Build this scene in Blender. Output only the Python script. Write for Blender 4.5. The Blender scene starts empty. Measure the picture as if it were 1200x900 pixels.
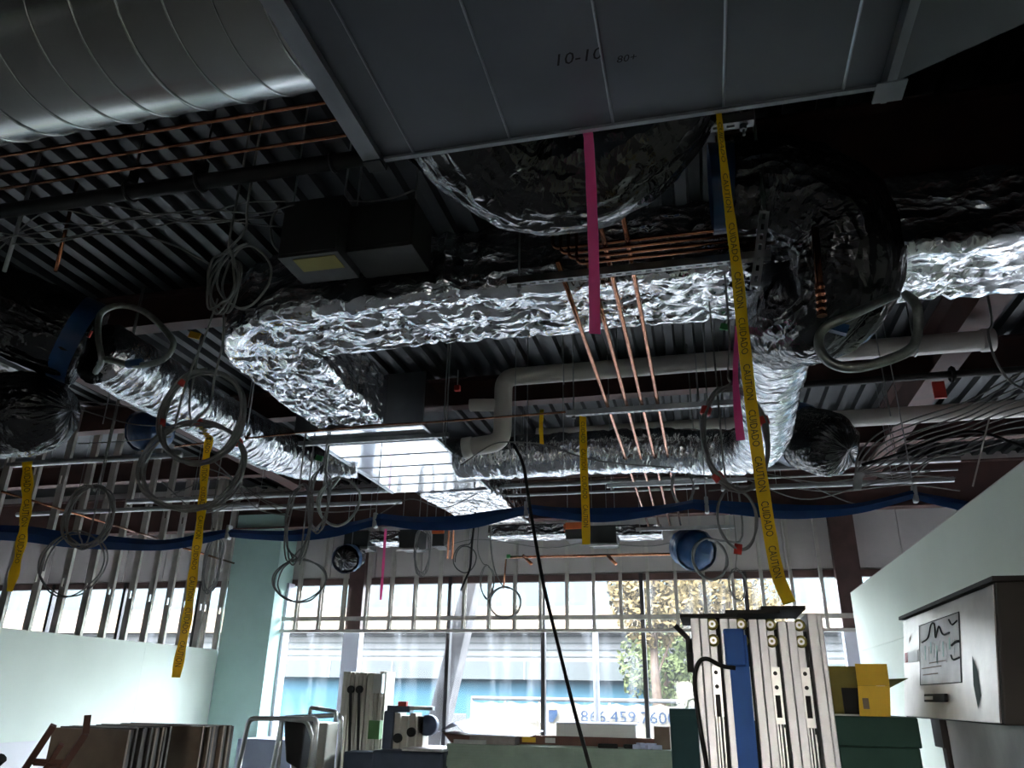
import bpy, bmesh, math, random
from mathutils import Vector, Matrix, noise
random.seed(7)
PI = math.pi
SC = bpy.context.scene
COL = SC.collection

# ---------------------------------------------------------------- camera
FPX = 901.0
EYE = Vector((0, 0, 1.6))
def _cd(x, y): return Vector((x - 600, -(y - 450), FPX))        # right, up, forward
_Y = _cd(832, 820).normalized()
_Z = _cd(932, 821.7).cross(_cd(832, 820)).normalized()
if _Z.y < 0: _Z = -_Z
_X = _Z.cross(_Y)
if _X.x < 0: _X = -_X
def at(x, y, X=None, Y=None, Z=None):
    """a photograph pixel on the plane X=, Y= or Z="""
    c = _cd(x, y); d = Vector((_X.dot(c), _Y.dot(c), _Z.dot(c)))
    for i, v in enumerate((X, Y, Z)):
        if v is not None: return EYE + d * ((v - EYE[i]) / d[i])
cam_d = bpy.data.cameras.new('camera'); cam = bpy.data.objects.new('camera', cam_d); COL.objects.link(cam)
right = Vector((_X.x, _Y.x, _Z.x)); up = Vector((_X.y, _Y.y, _Z.y)); fwd = Vector((_X.z, _Y.z, _Z.z))
mw = Matrix((right, up, -fwd)).transposed().to_4x4(); mw.translation = EYE
cam.matrix_world = mw
cam_d.sensor_width = 36; cam_d.lens = 36 * FPX / 1200; cam_d.clip_start = .02; cam_d.clip_end = 300
SC.camera = cam

# ---------------------------------------------------------------- light and exposure
SC.view_settings.view_transform = 'Standard'; SC.view_settings.look = 'None'
SC.view_settings.gamma = 1; SC.view_settings.exposure = 2.45; SC.view_settings.use_curve_mapping = False
w = bpy.data.worlds.new('sky'); SC.world = w; w.use_nodes = True
nt = w.node_tree; bg = nt.nodes['Background']
sky = nt.nodes.new('ShaderNodeTexSky'); sky.sky_type = 'NISHITA'; sky.sun_disc = False
sky.sun_elevation = math.radians(42); sky.sun_rotation = math.radians(200); sky.air_density = 1.0; sky.dust_density = 2.0
hs_ = nt.nodes.new('ShaderNodeHueSaturation'); hs_.inputs['Saturation'].default_value = .28; nt.links.new(sky.outputs[0], hs_.inputs['Color']); nt.links.new(hs_.outputs[0], bg.inputs[0]); bg.inputs[1].default_value = 2.25
sd = bpy.data.lights.new('sun', 'SUN'); sun = bpy.data.objects.new('sun', sd); COL.objects.link(sun)
sd.energy = 2.5; sd.angle = .01; sd.color = (1, .94, .84)
sun.rotation_euler = (math.radians(50), 0, math.radians(-24))   # shines from behind the building onto the street side
SC.cycles.max_bounces = 10; SC.cycles.diffuse_bounces = 6; SC.cycles.glossy_bounces = 5; SC.cycles.transparent_max_bounces = 12
SC.cycles.caustics_reflective = True; SC.cycles.caustics_refractive = False; SC.cycles.sample_clamp_indirect = 6

# ---------------------------------------------------------------- materials
MATS = {}
def mat(name, c1, rough=.6, metal=0., c2=None, nscale=6., bump=0., bscale=40., bdist=.01, stretch=(1, 1, 1), ridged=False, spec=.5, rvar=.0, coat=0.):
    m = bpy.data.materials.new(name); m.use_nodes = True
    t = m.node_tree; p = t.nodes['Principled BSDF']
    tc = t.nodes.new('ShaderNodeTexCoord'); mp = t.nodes.new('ShaderNodeMapping'); mp.inputs['Scale'].default_value = stretch
    t.links.new(tc.outputs['Object'], mp.inputs[0])
    n = t.nodes.new('ShaderNodeTexNoise'); n.inputs['Scale'].default_value = nscale; n.inputs['Detail'].default_value = 5
    t.links.new(mp.outputs[0], n.inputs['Vector'])
    r = t.nodes.new('ShaderNodeValToRGB')
    if c2 is None: c2 = tuple(x * .8 for x in c1)
    r.color_ramp.elements[0].position = .35; r.color_ramp.elements[1].position = .68
    r.color_ramp.elements[0].color = (*c2, 1); r.color_ramp.elements[1].color = (*c1, 1)
    t.links.new(n.outputs[0], r.inputs[0]); t.links.new(r.outputs[0], p.inputs['Base Color'])
    p.inputs['Roughness'].default_value = rough; p.inputs['Metallic'].default_value = metal
    p.inputs['Specular IOR Level'].default_value = spec; p.inputs['Coat Weight'].default_value = coat
    if rvar:
        mr = t.nodes.new('ShaderNodeMapRange'); mr.inputs[3].default_value = rough - rvar; mr.inputs[4].default_value = rough + rvar
        t.links.new(n.outputs[0], mr.inputs[0]); t.links.new(mr.outputs[0], p.inputs['Roughness'])
    if bump:
        b = t.nodes.new('ShaderNodeTexNoise'); b.inputs['Scale'].default_value = bscale; b.inputs['Detail'].default_value = 5
        if ridged: b.noise_type = 'RIDGED_MULTIFRACTAL'
        t.links.new(mp.outputs[0], b.inputs['Vector'])
        bp = t.nodes.new('ShaderNodeBump'); bp.inputs['Strength'].default_value = bump; bp.inputs['Distance'].default_value = bdist
        t.links.new(b.outputs[0], bp.inputs['Height']); t.links.new(bp.outputs[0], p.inputs['Normal'])
    MATS[name] = m; return m
mat('galv', (.42, .44, .46), .34, 1., (.30, .32, .34), 3., .05, 60., rvar=.06)
mat('plenum', (.175, .187, .20), .40, 1., (.14, .15, .162), 2., .03, 30.)
mat('spiral', (.55, .56, .54), .24, 1., (.46, .47, .45), 3., .02, 50.)
mat('sheet', (.80, .84, .88), .12, 1., (.72, .76, .8), 3., .05, 8., .004)
mat('blue_tape', (0.014, 0.070, 0.182), .3, 0., (0.008, 0.042, 0.119), 8., .3, 14., .01, ridged=True)
mat('blue_band', (.013, .060, .19), .5, 0., (.009, .045, .145), 4., .3, 9., .02, spec=.3)
mat('copper', (.50, .205, .11), .2, 1., (.30, .115, .06), 10.)
mat('black_pipe', (.02, .019, .018), .5, .2, (.012, .011, .011))
mat('pvc', (.58, .55, .50), .45, 0., (.48, .45, .4), 3.)
mat('red_steel', (0.078, 0.033, 0.027), .7, 0., (0.051, 0.024, 0.021), 4.)
mat('deck', (0.037, 0.040, 0.043), .45, .6, (0.023, 0.025, 0.026), 3.)
mat('dark_box', (.045, .047, .045), .6, .2, (.034, .036, .034))
mat('strut', (.45, .46, .46), .4, .9, (.34, .35, .35), 12.)
mat('stud', (.56, .53, .48), .45, .6, (.42, .40, .36), 5.)
mat('drywall_green', (.70, .77, .69), .85, 0., (.66, .73, .65), 1.5, .05, 120.)
mat('drywall_right', (.70, .75, .66), .85, 0., (.66, .71, .62), 1.5, .05, 120.)
mat('drywall_white', (.72, .72, .74), .85, 0., (.66, .66, .68), 2.)
mat('column_white', (.62, .62, .68), .8, 0., (.55, .55, .62), 2.)
mat('teal_wall', (.40, .57, .52), .8, 0., (.36, .52, .47), 2.)
mat('panel_wall', (.46, .42, .40), .7, 0., (.40, .365, .35), 2.)
mat('dark_wall', (.16, .15, .14), .85, 0., (.12, .11, .105), 2.)
mat('concrete', (0.276, 0.270, 0.258), .8, 0., (0.216, 0.210, 0.204), 2., .1, 30.)
mat('mullion', (.03, .026, .028), .45, .3, (.02, .018, .02))
mat('bronze', (.10, .055, .05), .55, .2, (.07, .04, .035))
mat('cable_grey', (0.202, 0.202, 0.190), .55, 0., (0.157, 0.157, 0.148), 20.)
mat('cable_dark', (.06, .06, .055), .5, 0., (.04, .04, .038), 20.)
mat('flex_conduit', (.34, .36, .33), .4, .8, (.24, .26, .23), 30., .5, 160., .004)
mat('tape_yellow', (0.864, 0.626, 0.022), .45, 0., (0.756, 0.529, 0.016), 8.)
mat('tape_black', (.02, .02, .018), .5)
mat('pink', (.88, .20, .46), .5, 0., (.8, .16, .4), 8.)
mat('red', (.55, .03, .02), .5, 0., (.42, .02, .015))
mat('orange', (.75, .16, .04), .6, 0., (.6, .12, .03))
mat('orange_tag', (.80, .42, .02), .5, 0., (.7, .36, .02))
mat('green_tape', (.03, .25, .06), .5)
mat('aluminium', (0.602, 0.602, 0.602), .42, .5, (0.473, 0.473, 0.482), 5., .03, 50., stretch=(0.860, 0.860, 0.129), rvar=.08)
mat('aluminium_edge', (.66, .65, .62), .36, .7, (.5, .49, .47), 6.)
mat('black_metal', (.012, .012, .012), .65, 0., (.008, .008, .008), spec=.25)
mat('blue_foam', (.02, .10, .36), .7, 0., (.015, .075, .28), 5.)
mat('steel_face', (.60, .57, .53), .36, .8, (.36, .33, .31), 3.5, .06, 40., rvar=.1)
mat('brown_metal', (0.025, 0.019, 0.015), .6, .3, (0.016, 0.012, 0.010))
mat('label_white', (.62, .60, .58), .5, .3, (.45, .43, .42), 10.)
mat('green_paint', (.022, .062, .046), .6, 0., (.016, .046, .034), 3., spec=.15)
mat('teal_cabinet', (.010, .052, .055), .55, 0., (.007, .04, .043), 3., spec=.15)
mat('yellow_box', (.72, .47, .04), .7, 0., (.62, .39, .03), 4.)
mat('olive_box', (.22, .19, .03), .7, 0., (.17, .145, .025), 4.)
mat('board_face', (0.090, 0.077, 0.068), .85, 0., (0.072, 0.061, 0.054), 3.)
mat('board_edge', (0.294, 0.266, 0.252), .8, 0., (0.224, 0.196, 0.189), 12.)
mat('board_green', (.30, .38, .31), .8, 0., (.24, .31, .25), 5.)
mat('paper', (.78, .78, .76), .8, 0., (.7, .7, .68), 4.)
mat('blue_sheet', (.56, .61, .78), .6, 0., (.48, .53, .7), 4.)
mat('wood', (0.144, 0.052, 0.032), .6, 0., (0.088, 0.032, 0.022), 6., stretch=(0.800, 0.800, 0.160))
mat('kraft', (.20, .15, .11), .8, 0., (.15, .11, .08), 6.)
mat('chrome', (.66, .67, .64), .3, .9, (.5, .51, .49), 6.)
mat('cream_metal', (.52, .50, .43), .45, .5, (.42, .40, .34), 5., stretch=(1, 1, .2))
mat('navy', (.05, .07, .11), .5, .2, (.035, .05, .08))
mat('green_dot', (.07, .20, .06), .6)
mat('asphalt', (0.076, 0.076, 0.079), .9, 0., (0.059, 0.059, 0.062), 1., spec=0.)
mat('sidewalk', (0.168, 0.165, 0.158), .9, 0., (0.141, 0.138, 0.131), 1., spec=0.)
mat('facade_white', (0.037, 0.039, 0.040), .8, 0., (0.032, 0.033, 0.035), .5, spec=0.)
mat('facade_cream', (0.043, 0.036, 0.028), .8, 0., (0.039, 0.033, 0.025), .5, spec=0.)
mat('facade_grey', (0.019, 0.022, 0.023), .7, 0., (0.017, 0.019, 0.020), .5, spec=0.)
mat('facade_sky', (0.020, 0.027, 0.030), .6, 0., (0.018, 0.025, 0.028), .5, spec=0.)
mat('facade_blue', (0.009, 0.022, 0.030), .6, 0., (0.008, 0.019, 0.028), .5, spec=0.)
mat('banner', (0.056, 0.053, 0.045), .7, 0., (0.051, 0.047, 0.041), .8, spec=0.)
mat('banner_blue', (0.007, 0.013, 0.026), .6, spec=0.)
mat('pole_grey', (0.130, 0.135, 0.160), .6, 0., (0.100, 0.105, 0.125), spec=0.)
mat('concrete_brace', (0.104, 0.098, 0.098), .8, 0., (0.075, 0.072, 0.072), 4., spec=0.)
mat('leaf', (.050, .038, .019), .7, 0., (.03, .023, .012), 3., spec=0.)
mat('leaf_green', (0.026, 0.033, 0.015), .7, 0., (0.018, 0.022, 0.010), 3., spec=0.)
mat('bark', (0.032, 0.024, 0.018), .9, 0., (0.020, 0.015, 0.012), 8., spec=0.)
def crinkle(name, c1, c2, rough, metal, sc1, sc2, strength, dist, spec=.5):
    """crumpled skin: conical facets and long creases in the duct's own length / section coordinates"""
    m = mat(name, c1, rough, metal, c2, 6., spec=spec); t = m.node_tree; p = t.nodes['Principled BSDF']; L = t.links.new
    a = t.nodes.new('ShaderNodeAttribute'); a.attribute_name = 'sweep'
    wn = t.nodes.new('ShaderNodeTexNoise'); wn.inputs['Scale'].default_value = 4.; wn.inputs['Detail'].default_value = 3; L(a.outputs['Vector'], wn.inputs['Vector'])
    wm = t.nodes.new('ShaderNodeVectorMath'); wm.operation = 'MULTIPLY_ADD'; wm.inputs[1].default_value = (.16, .16, .16); L(wn.outputs['Color'], wm.inputs[0]); L(a.outputs['Vector'], wm.inputs[2])
    hs = []
    for scl, k in ((sc1, 1.), (sc2, .45), (tuple(v * 2.4 for v in sc2), .1)):
        mp = t.nodes.new('ShaderNodeMapping'); mp.inputs['Scale'].default_value = scl; L(wm.outputs[0], mp.inputs[0])
        v = t.nodes.new('ShaderNodeTexVoronoi'); v.inputs['Scale'].default_value = 1.; L(mp.outputs[0], v.inputs['Vector'])
        mu = t.nodes.new('ShaderNodeMath'); mu.operation = 'MULTIPLY'; mu.inputs[1].default_value = k; L(v.outputs['Distance'], mu.inputs[0]); hs.append(mu)
    ad = t.nodes.new('ShaderNodeMath'); L(hs[0].outputs[0], ad.inputs[0]); L(hs[1].outputs[0], ad.inputs[1])
    ae = t.nodes.new('ShaderNodeMath'); L(ad.outputs[0], ae.inputs[0]); L(hs[2].outputs[0], ae.inputs[1])
    bp = t.nodes.new('ShaderNodeBump'); bp.inputs['Strength'].default_value = strength; bp.inputs['Distance'].default_value = dist
    L(ae.outputs[0], bp.inputs['Height']); L(bp.outputs[0], p.inputs['Normal'])
crinkle('foil', (.86, .87, .89), (.7, .72, .75), .14, 1., (2.2, 4.2, 4.2), (6, 13, 13), .85, .06)
crinkle('foil_round', (.84, .85, .87), (.64, .66, .69), .2, 1., (16, 4, 4), (34, 11, 11), .8, .03)
crinkle('black_plastic', (.010, .010, .012), (.005, .005, .006), .15, 0., (7, 24, 24), (30, 15, 15), .8, .017, .7)
def thin(name, k):
    m = MATS[name]; t = m.node_tree; p = t.nodes['Principled BSDF']; o = [n for n in t.nodes if n.type == 'OUTPUT_MATERIAL'][0]
    tl = t.nodes.new('ShaderNodeBsdfTranslucent'); mx = t.nodes.new('ShaderNodeMixShader'); mx.inputs[0].default_value = k
    src = p.inputs['Base Color'].links[0].from_socket; t.links.new(src, tl.inputs[0])
    t.links.new(p.outputs[0], mx.inputs[1]); t.links.new(tl.outputs[0], mx.inputs[2]); t.links.new(mx.outputs[0], o.inputs[0])
thin('tape_yellow', .5); thin('pink', .55); thin('blue_band', .3)
# window glass: clear with a little dust; same for every ray
g = bpy.data.materials.new('glass'); g.use_nodes = True; t = g.node_tree; t.nodes.clear()
o_ = t.nodes.new('ShaderNodeOutputMaterial'); tr = t.nodes.new('ShaderNodeBsdfTransparent'); tr.inputs[0].default_value = (.93, .96, .97, 1)
gl = t.nodes.new('ShaderNodeBsdfGlossy'); gl.inputs['Roughness'].default_value = .03
lw = t.nodes.new('ShaderNodeLayerWeight'); lw.inputs[0].default_value = .5
pw = t.nodes.new('ShaderNodeMath'); pw.operation = 'POWER'; pw.inputs[1].default_value = 5.; t.links.new(lw.outputs['Facing'], pw.inputs[0])
fr = t.nodes.new('ShaderNodeMath'); fr.operation = 'MULTIPLY_ADD'; fr.inputs[1].default_value = .8; fr.inputs[2].default_value = .01; t.links.new(pw.outputs[0], fr.inputs[0])
tl = t.nodes.new('ShaderNodeBsdfTranslucent'); tl.inputs[0].default_value = (.9, .95, 1, 1)
ns = t.nodes.new('ShaderNodeTexNoise'); ns.inputs['Scale'].default_value = 1.6; ns.inputs['Detail'].default_value = 8
tc = t.nodes.new('ShaderNodeTexCoord'); mp = t.nodes.new('ShaderNodeMapping'); mp.inputs['Scale'].default_value = (3, 1, .5)
t.links.new(tc.outputs['Object'], mp.inputs[0]); t.links.new(mp.outputs[0], ns.inputs['Vector'])
mr = t.nodes.new('ShaderNodeMapRange'); mr.inputs[1].default_value = .5; mr.inputs[2].default_value = .85; mr.inputs[3].default_value = .004; mr.inputs[4].default_value = .05
t.links.new(ns.outputs[0], mr.inputs[0])
m1 = t.nodes.new('ShaderNodeMixShader'); m2 = t.nodes.new('ShaderNodeMixShader')
t.links.new(mr.outputs[0], m1.inputs[0]); t.links.new(tr.outputs[0], m1.inputs[1]); t.links.new(tl.outputs[0], m1.inputs[2])
t.links.new(fr.outputs[0], m2.inputs[0]); t.links.new(m1.outputs[0], m2.inputs[1]); t.links.new(gl.outputs[0], m2.inputs[2])
t.links.new(m2.outputs[0], o_.inputs[0]); MATS['glass'] = g

# ---------------------------------------------------------------- helpers
ORG = {}
def tag(o, label=None, cat=None, group=None, kind=None):
    if label: o['label'] = label
    if cat: o['category'] = cat
    if group: o['group'] = group
    if kind: o['kind'] = kind
    return o
def thing(name, label, cat, loc=(0, 0, 0), group=None, kind=None):
    o = bpy.data.objects.new(name, None); COL.objects.link(o); o.location = loc; o.empty_display_size = .1
    ORG[o.name] = Vector(loc)
    return tag(o, label, cat, group, kind)
def catmull(pts, k=8):
    pts = [Vector(p) for p in pts]
    P = [pts[0] * 2 - pts[1]] + pts + [pts[-1] * 2 - pts[-2]]
    out = []
    for i in range(1, len(P) - 2):
        a, b, c, d = P[i - 1:i + 3]
        for j in range(k):
            s = j / k
            out.append(.5 * ((2 * b) + (c - a) * s + (2 * a - 5 * b + 4 * c - d) * s * s + (3 * b - a - 3 * c + d) * s ** 3))
    out.append(pts[-1]); return out
def frames(pts, upv=None):
    n = len(pts); T = []
    for i in range(n):
        d = pts[min(i + 1, n - 1)] - pts[max(i - 1, 0)]
        T.append(d.normalized() if d.length > 1e-9 else Vector((0, 0, 1)))
    u = upv or (Vector((0, 0, 1)) if abs(T[0].z) < .9 else Vector((0, 1, 0)))
    N = []
    for i in range(n):
        u = (u - T[i] * u.dot(T[i]))
        u = u.normalized() if u.length > 1e-6 else T[i].orthogonal().normalized()
        N.append(u.copy())
    return T, N
class MB:
    def __init__(s): s.v = []; s.f = []; s.at = []
    def add(s, vs, fs):
        k = len(s.v); s.v += [Vector(p) for p in vs]; s.f += [tuple(i + k for i in q) for q in fs]; return s
    def box(s, x0, x1, y0, y1, z0, z1):
        vs = [(x, y, z) for x in (x0, x1) for y in (y0, y1) for z in (z0, z1)]
        return s.add(vs, [(0, 1, 3, 2), (4, 6, 7, 5), (0, 4, 5, 1), (2, 3, 7, 6), (0, 2, 6, 4), (1, 5, 7, 3)])
    def obox(s, c, sx, sy, sz, R=None):
        vs = [Vector((x, y, z)) for x in (-sx / 2, sx / 2) for y in (-sy / 2, sy / 2) for z in (-sz / 2, sz / 2)]
        if R is not None: vs = [R @ v for v in vs]
        return s.add([v + Vector(c) for v in vs], [(0, 1, 3, 2), (4, 6, 7, 5), (0, 4, 5, 1), (2, 3, 7, 6), (0, 2, 6, 4), (1, 5, 7, 3)])
    def hexa(s, b, tp):
        """eight corners: four below, four above, same order"""
        return s.add(list(b) + list(tp), [(3, 2, 1, 0), (4, 5, 6, 7)] + [(i, (i + 1) % 4, 4 + (i + 1) % 4, 4 + i) for i in range(4)])
    def tube(s, pts, r, n=8, closed=False, caps=True, rf=None, upv=None):
        pts = [Vector(p) for p in pts]
        if closed: pts = pts + [pts[0]]
        T, N = frames(pts, upv); k = len(s.v); L = 0
        for i, p in enumerate(pts):
            if i: L += (p - pts[i - 1]).length
            B = T[i].cross(N[i])
            for j in range(n):
                a = 2 * PI * j / n; rr = r if rf is None else rf(L, a, i / (len(pts) - 1))
                s.v.append(p + (N[i] * math.cos(a) + B * math.sin(a)) * rr); s.at.append((L, math.cos(a) * r, math.sin(a) * r))
        for i in range(len(pts) - 1):
            for j in range(n):
                a = k + i * n + j; b = k + i * n + (j + 1) % n; s.f.append((a, b, b + n, a + n))
        if caps and not closed:
            s.f.append(tuple(k + j for j in range(n))[::-1]); e = k + (len(pts) - 1) * n; s.f.append(tuple(e + j for j in range(n)))
        return s
    def cyl(s, a, b, r, n=12): return s.tube([a, b], r, n)
    def ring(s, c, nrm, R, r, n=20, m=6):
        nrm = Vector(nrm).normalized(); u = nrm.orthogonal().normalized(); v = nrm.cross(u)
        return s.tube([Vector(c) + (u * math.cos(2 * PI * i / n) + v * math.sin(2 * PI * i / n)) * R for i in range(n)], r, m, closed=True)
    def strip(s, A, B):
        """a sheet between two rails"""
        k = len(s.v); n = len(A); s.v += [Vector(p) for p in A] + [Vector(p) for p in B]
        s.f += [(k + i, k + i + 1, k + n + i + 1, k + n + i) for i in range(n - 1)]; return s
    def build(s, name, m, parent=None, smooth=False, bevel=0., **kw):
        o0 = ORG[parent.name] if parent is not None else Vector((0, 0, 0))
        loc = Vector((0, 0, 0))
        if parent is None and s.v:                       # a thing of one mesh: origin at its base
            xs = [v.x for v in s.v]; ys = [v.y for v in s.v]; zs = [v.z for v in s.v]
            loc = Vector(((min(xs) + max(xs)) / 2, (min(ys) + max(ys)) / 2, min(zs)))
        me = bpy.data.meshes.new(name); me.from_pydata([v - o0 - loc for v in s.v], [], s.f); me.update()
        me.materials.append(MATS[m])
        if s.at and len(s.at) == len(s.v):
            at_ = me.attributes.new('sweep', 'FLOAT_VECTOR', 'POINT'); at_.data.foreach_set('vector', [c for q in s.at for c in q])
        if smooth: me.polygons.foreach_set('use_smooth', [True] * len(me.polygons))
        o = bpy.data.objects.new(name, me); COL.objects.link(o)
        if parent is None: o.location = loc; ORG[o.name] = loc
        else: o.parent = parent; ORG[o.name] = o0
        if bevel:
            b = o.modifiers.new('bevel', 'BEVEL'); b.width = bevel; b.segments = 2; b.limit_method = 'ANGLE'
        if kw: tag(o, **kw)
        return o
def fbm(p, f=1.): return noise.fractal(Vector(p) * f, 1., 2., 4)
def ridge(p, f=1.): return 1 - abs(noise.noise(Vector(p) * f)) * 2
def text_geo(txt, size):
    c = bpy.data.curves.new('t', 'FONT'); c.body = txt; c.size = size; c.resolution_u = 2
    o = bpy.data.objects.new('t', c); COL.objects.link(o)
    dg = bpy.context.evaluated_depsgraph_get(); e = o.evaluated_get(dg); me = e.to_mesh()
    vs = [v.co.copy() for v in me.vertices]; fs = [tuple(p.vertices) for p in me.polygons]
    e.to_mesh_clear(); bpy.data.objects.remove(o); bpy.data.curves.remove(c)
    return vs, fs
def copy_tree(o, parent=None, delta=(0, 0, 0)):
    c = o.copy(); COL.objects.link(c); c.parent = parent
    if parent is None: c.location = o.location + Vector(delta); ORG[c.name] = c.location.copy()
    else: ORG[c.name] = ORG[parent.name]
    for ch in list(o.children): copy_tree(ch, c)
    return c

# ================================================================ the setting
W = 12.2                                              # street wall
def struct(o): o['kind'] = 'structure'; return o
struct(MB().box(-20, 8, -7, 12.35, -.12, 0).build('floor', 'concrete'))
ceil_ = struct(MB().box(-20, 8, -7, 12.5, 5.06, 5.16).build('ceiling', 'deck'))
rib = None
x = -7.6
while x < 5.0:                                        # downward flutes of the roof deck
    if rib is None:
        b = MB(); b.hexa([(x + .02, -7, 5.0), (x + .1, -7, 5.0), (x + .1, 12.4, 5.0), (x + .02, 12.4, 5.0)],
                         [(x, -7, 5.06), (x + .12, -7, 5.06), (x + .12, 12.4, 5.06), (x, 12.4, 5.06)])
        rib = b.build('deck_flute', 'deck', ceil_); rx0 = x
    else:
        c = rib.copy(); COL.objects.link(c); c.parent = ceil_; c.location.x = x - rx0; ORG[c.name] = ORG[ceil_.name]
    x += .2
def ibeam_x(y, zb, x0, x1, d=.34, fw=.16):
    b = MB(); b.box(x0, x1, y - fw / 2, y + fw / 2, zb, zb + .016); b.box(x0, x1, y - .006, y + .006, zb + .016, zb + d - .016); b.box(x0, x1, y - fw / 2, y + fw / 2, zb + d - .016, zb + d)
    return b.build('beam', 'red_steel', ceil_)
def ibeam_y(x, zb, y0, y1, d=.4, fw=.2):
    b = MB(); b.box(x - fw / 2, x + fw / 2, y0, y1, zb, zb + .016); b.box(x - .006, x + .006, y0, y1, zb + .016, zb + d - .016); b.box(x - fw / 2, x + fw / 2, y0, y1, zb + d - .016, zb + d)
    return b.build('beam', 'red_steel', ceil_)
for y in (1.0, 5.38, 7.9, 10.2): ibeam_x(y, 4.66, -13.5, 7.8)
ibeam_y(2.42, 4.56, -2, 12.0, .44, .24); ibeam_y(-6.05, 4.56, -2, 12.0, .44, .24)
b = MB(); b.box(-19.8, 7.8, 11.55, 11.75, 4.15, 4.17); b.box(-19.8, 7.8, 11.64, 11.66, 4.17, 4.75); b.box(-19.8, 7.8, 11.55, 11.75, 4.75, 4.77); b.build('beam', 'red_steel', ceil_)
b = MB(); b.box(.3, 7.8, 4.19, 4.21, 4.42, 5.0); b.box(.3, 7.8, 4.1, 4.3, 4.40, 4.42); b.box(.3, 7.8, 4.1, 4.3, 4.98, 5.0); b.build('beam', 'red_steel', ceil_)
# street wall: metal panels over the glazing, sill below
wb = struct(MB().box(-20, 8, 12.22, 12.36, 3.38, 5.06).build('wall_back', 'panel_wall'))
pn = None; x = -19.9
while x < 7.8:
    if pn is None: pn = MB().box(x, x + .8, 12.17, 12.22, 3.40, 5.04).build('wall_panel', 'panel_wall', wb); px0 = x
    else:
        c = pn.copy(); COL.objects.link(c); c.parent = wb; c.location.x = x - px0; ORG[c.name] = ORG[wb.name]
    x += .8128
MB().box(-20, 8, 12.12, 12.36, 0, .42).build('sill_wall', 'panel_wall', wb)
XM = at(637, 800, Y=W).x; STEP = (at(755, 800, Y=W).x - at(522, 800, Y=W).x) / 2
n = 0
for k in range(-11, 7):
    x0 = XM + k * STEP; x1 = x0 + STEP
    if x0 < -19.9 or x1 > 7.9: continue
    n += 1
    wn = struct(MB().box(x0 - .03, x0 + .03, W - .06, W + .06, .42, 3.38).build('window_%d' % n, 'mullion'))
    fr_ = MB(); fr_.box(x0 + .03, x1 - .03, W - .05, W + .05, 3.28, 3.38); fr_.box(x0 + .03, x1 - .03, W - .05, W + .05, .42, .5)
    fr_.build('window_frame', 'bronze', wn)
    MB().box(x0 + .03, x1 - .03, W - .004, W + .004, .5, 3.28).build('pane', 'glass', wn)
# steel columns against the street wall
for px, col, zz in ((417, 'bronze', 3.4), (998, 'bronze', 3.4)):
    X = at(px, 700, Y=12.0).x; wd = .13 if px < 600 else .17
    cb = MB(); cb.box(X - wd, X + wd, 11.97, 12.13, 2.53, 4.15); MBc = cb.build('column', 'bronze', wb)
    MB().box(X - wd - .01, X + wd + .01, 11.96, 12.12, 0, 2.53).build('column_wrap', 'column_white', MBc)
# left partition: boarded low, bare studs above
XL = -7.63
wl = struct(MB().box(XL - .095, XL - .013, -6.9, 11.85, 0, 2.2).build('wall_left', 'drywall_white'))
ys = at(163, 800, X=XL).y; zl = at(30, 869, X=XL).z
MB().box(XL - .013, XL, -6.9, ys - .0015, zl + .002, 2.22).build('board', 'drywall_green', wl)
MB().box(XL - .013, XL, ys + .0015, 11.6, zl + .002, 2.22).build('board', 'drywall_green', wl)
MB().box(XL - .013, XL, -6.9, 11.6, 0, zl).build('board', 'drywall_white', wl)
MB().box(XL - .1, XL - .004, -6.9, 11.6, 2.2, 2.204).build('track', 'stud', wl)
def stud_mesh(name, length, hole=.9, axis='y', parent=None):
    """C stud: web with punched slots, two flanges, lips"""
    b = MB(); d = .092; fl = .046; t_ = .0025
    zs = [0, hole - .05, hole + .05, hole + 1.15, hole + 1.25, length]
    for i in range(0, len(zs) - 1):
        if zs[i] >= length: break
        z0, z1 = zs[i], min(zs[i + 1], length)
        if i % 2 == 0: b.box(-d / 2, d / 2, 0, t_, z0, z1)
        else: b.box(-d / 2, -.02, 0, t_, z0, z1); b.box(.02, d / 2, 0, t_, z0, z1)
    b.box(-d / 2, -d / 2 + t_, 0, fl, 0, length); b.box(d / 2 - t_, d / 2, 0, fl, 0, length)
    b.box(-d / 2, -d / 2 + .008, fl - t_, fl, 0, length); b.box(d / 2 - .008, d / 2, fl - t_, fl, 0, length)
    if axis == 'x': b.v = [Vector((v.y, v.x, v.z)) for v in b.v]
    return b
st = None; y = 11.56; k = 0
while y > 4.2:
    if st is None:
        b = stud_mesh('stud', 2.8, .62); b.v = [v + Vector((XL - .052, y, 2.2)) for v in b.v]
        st = b.build('stud', 'stud', wl); sy0 = y
    else:
        c = st.copy(); COL.objects.link(c); c.parent = wl; c.location.y = y - sy0; ORG[c.name] = ORG[wl.name]
    y -= .4064 if k != 1 else .12
    k += 1
# right partition
XR = 1.84
wr = struct(MB().box(XR + .013, XR + .11, -6.9, 10.8, 0, 2.86).build('wall_right', 'drywall_white'))
zr = at(1010, 763, X=XR).z
MB().box(XR, XR + .013, -6.9, 10.8, 0, zr - .001).build('board', 'drywall_right', wr)
MB().box(XR, XR + .013, -6.9, 10.8, zr + .001, 2.885).build('board', 'drywall_right', wr)
MB().box(XR - .004, XR + .114, -6.9, 10.8, 2.886, 2.89).build('track', 'stud', wr)
# teal boxed corner column
MB().box(-7.62, -6.75, 11.6, 12.12, 0, 4.4).build('trim_1', 'teal_wall', kind='structure')
MB().box(-6.745, -6.70, 11.95, 12.14, 0, 3.3).build('trim_2', 'column_white', kind='structure')
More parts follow.
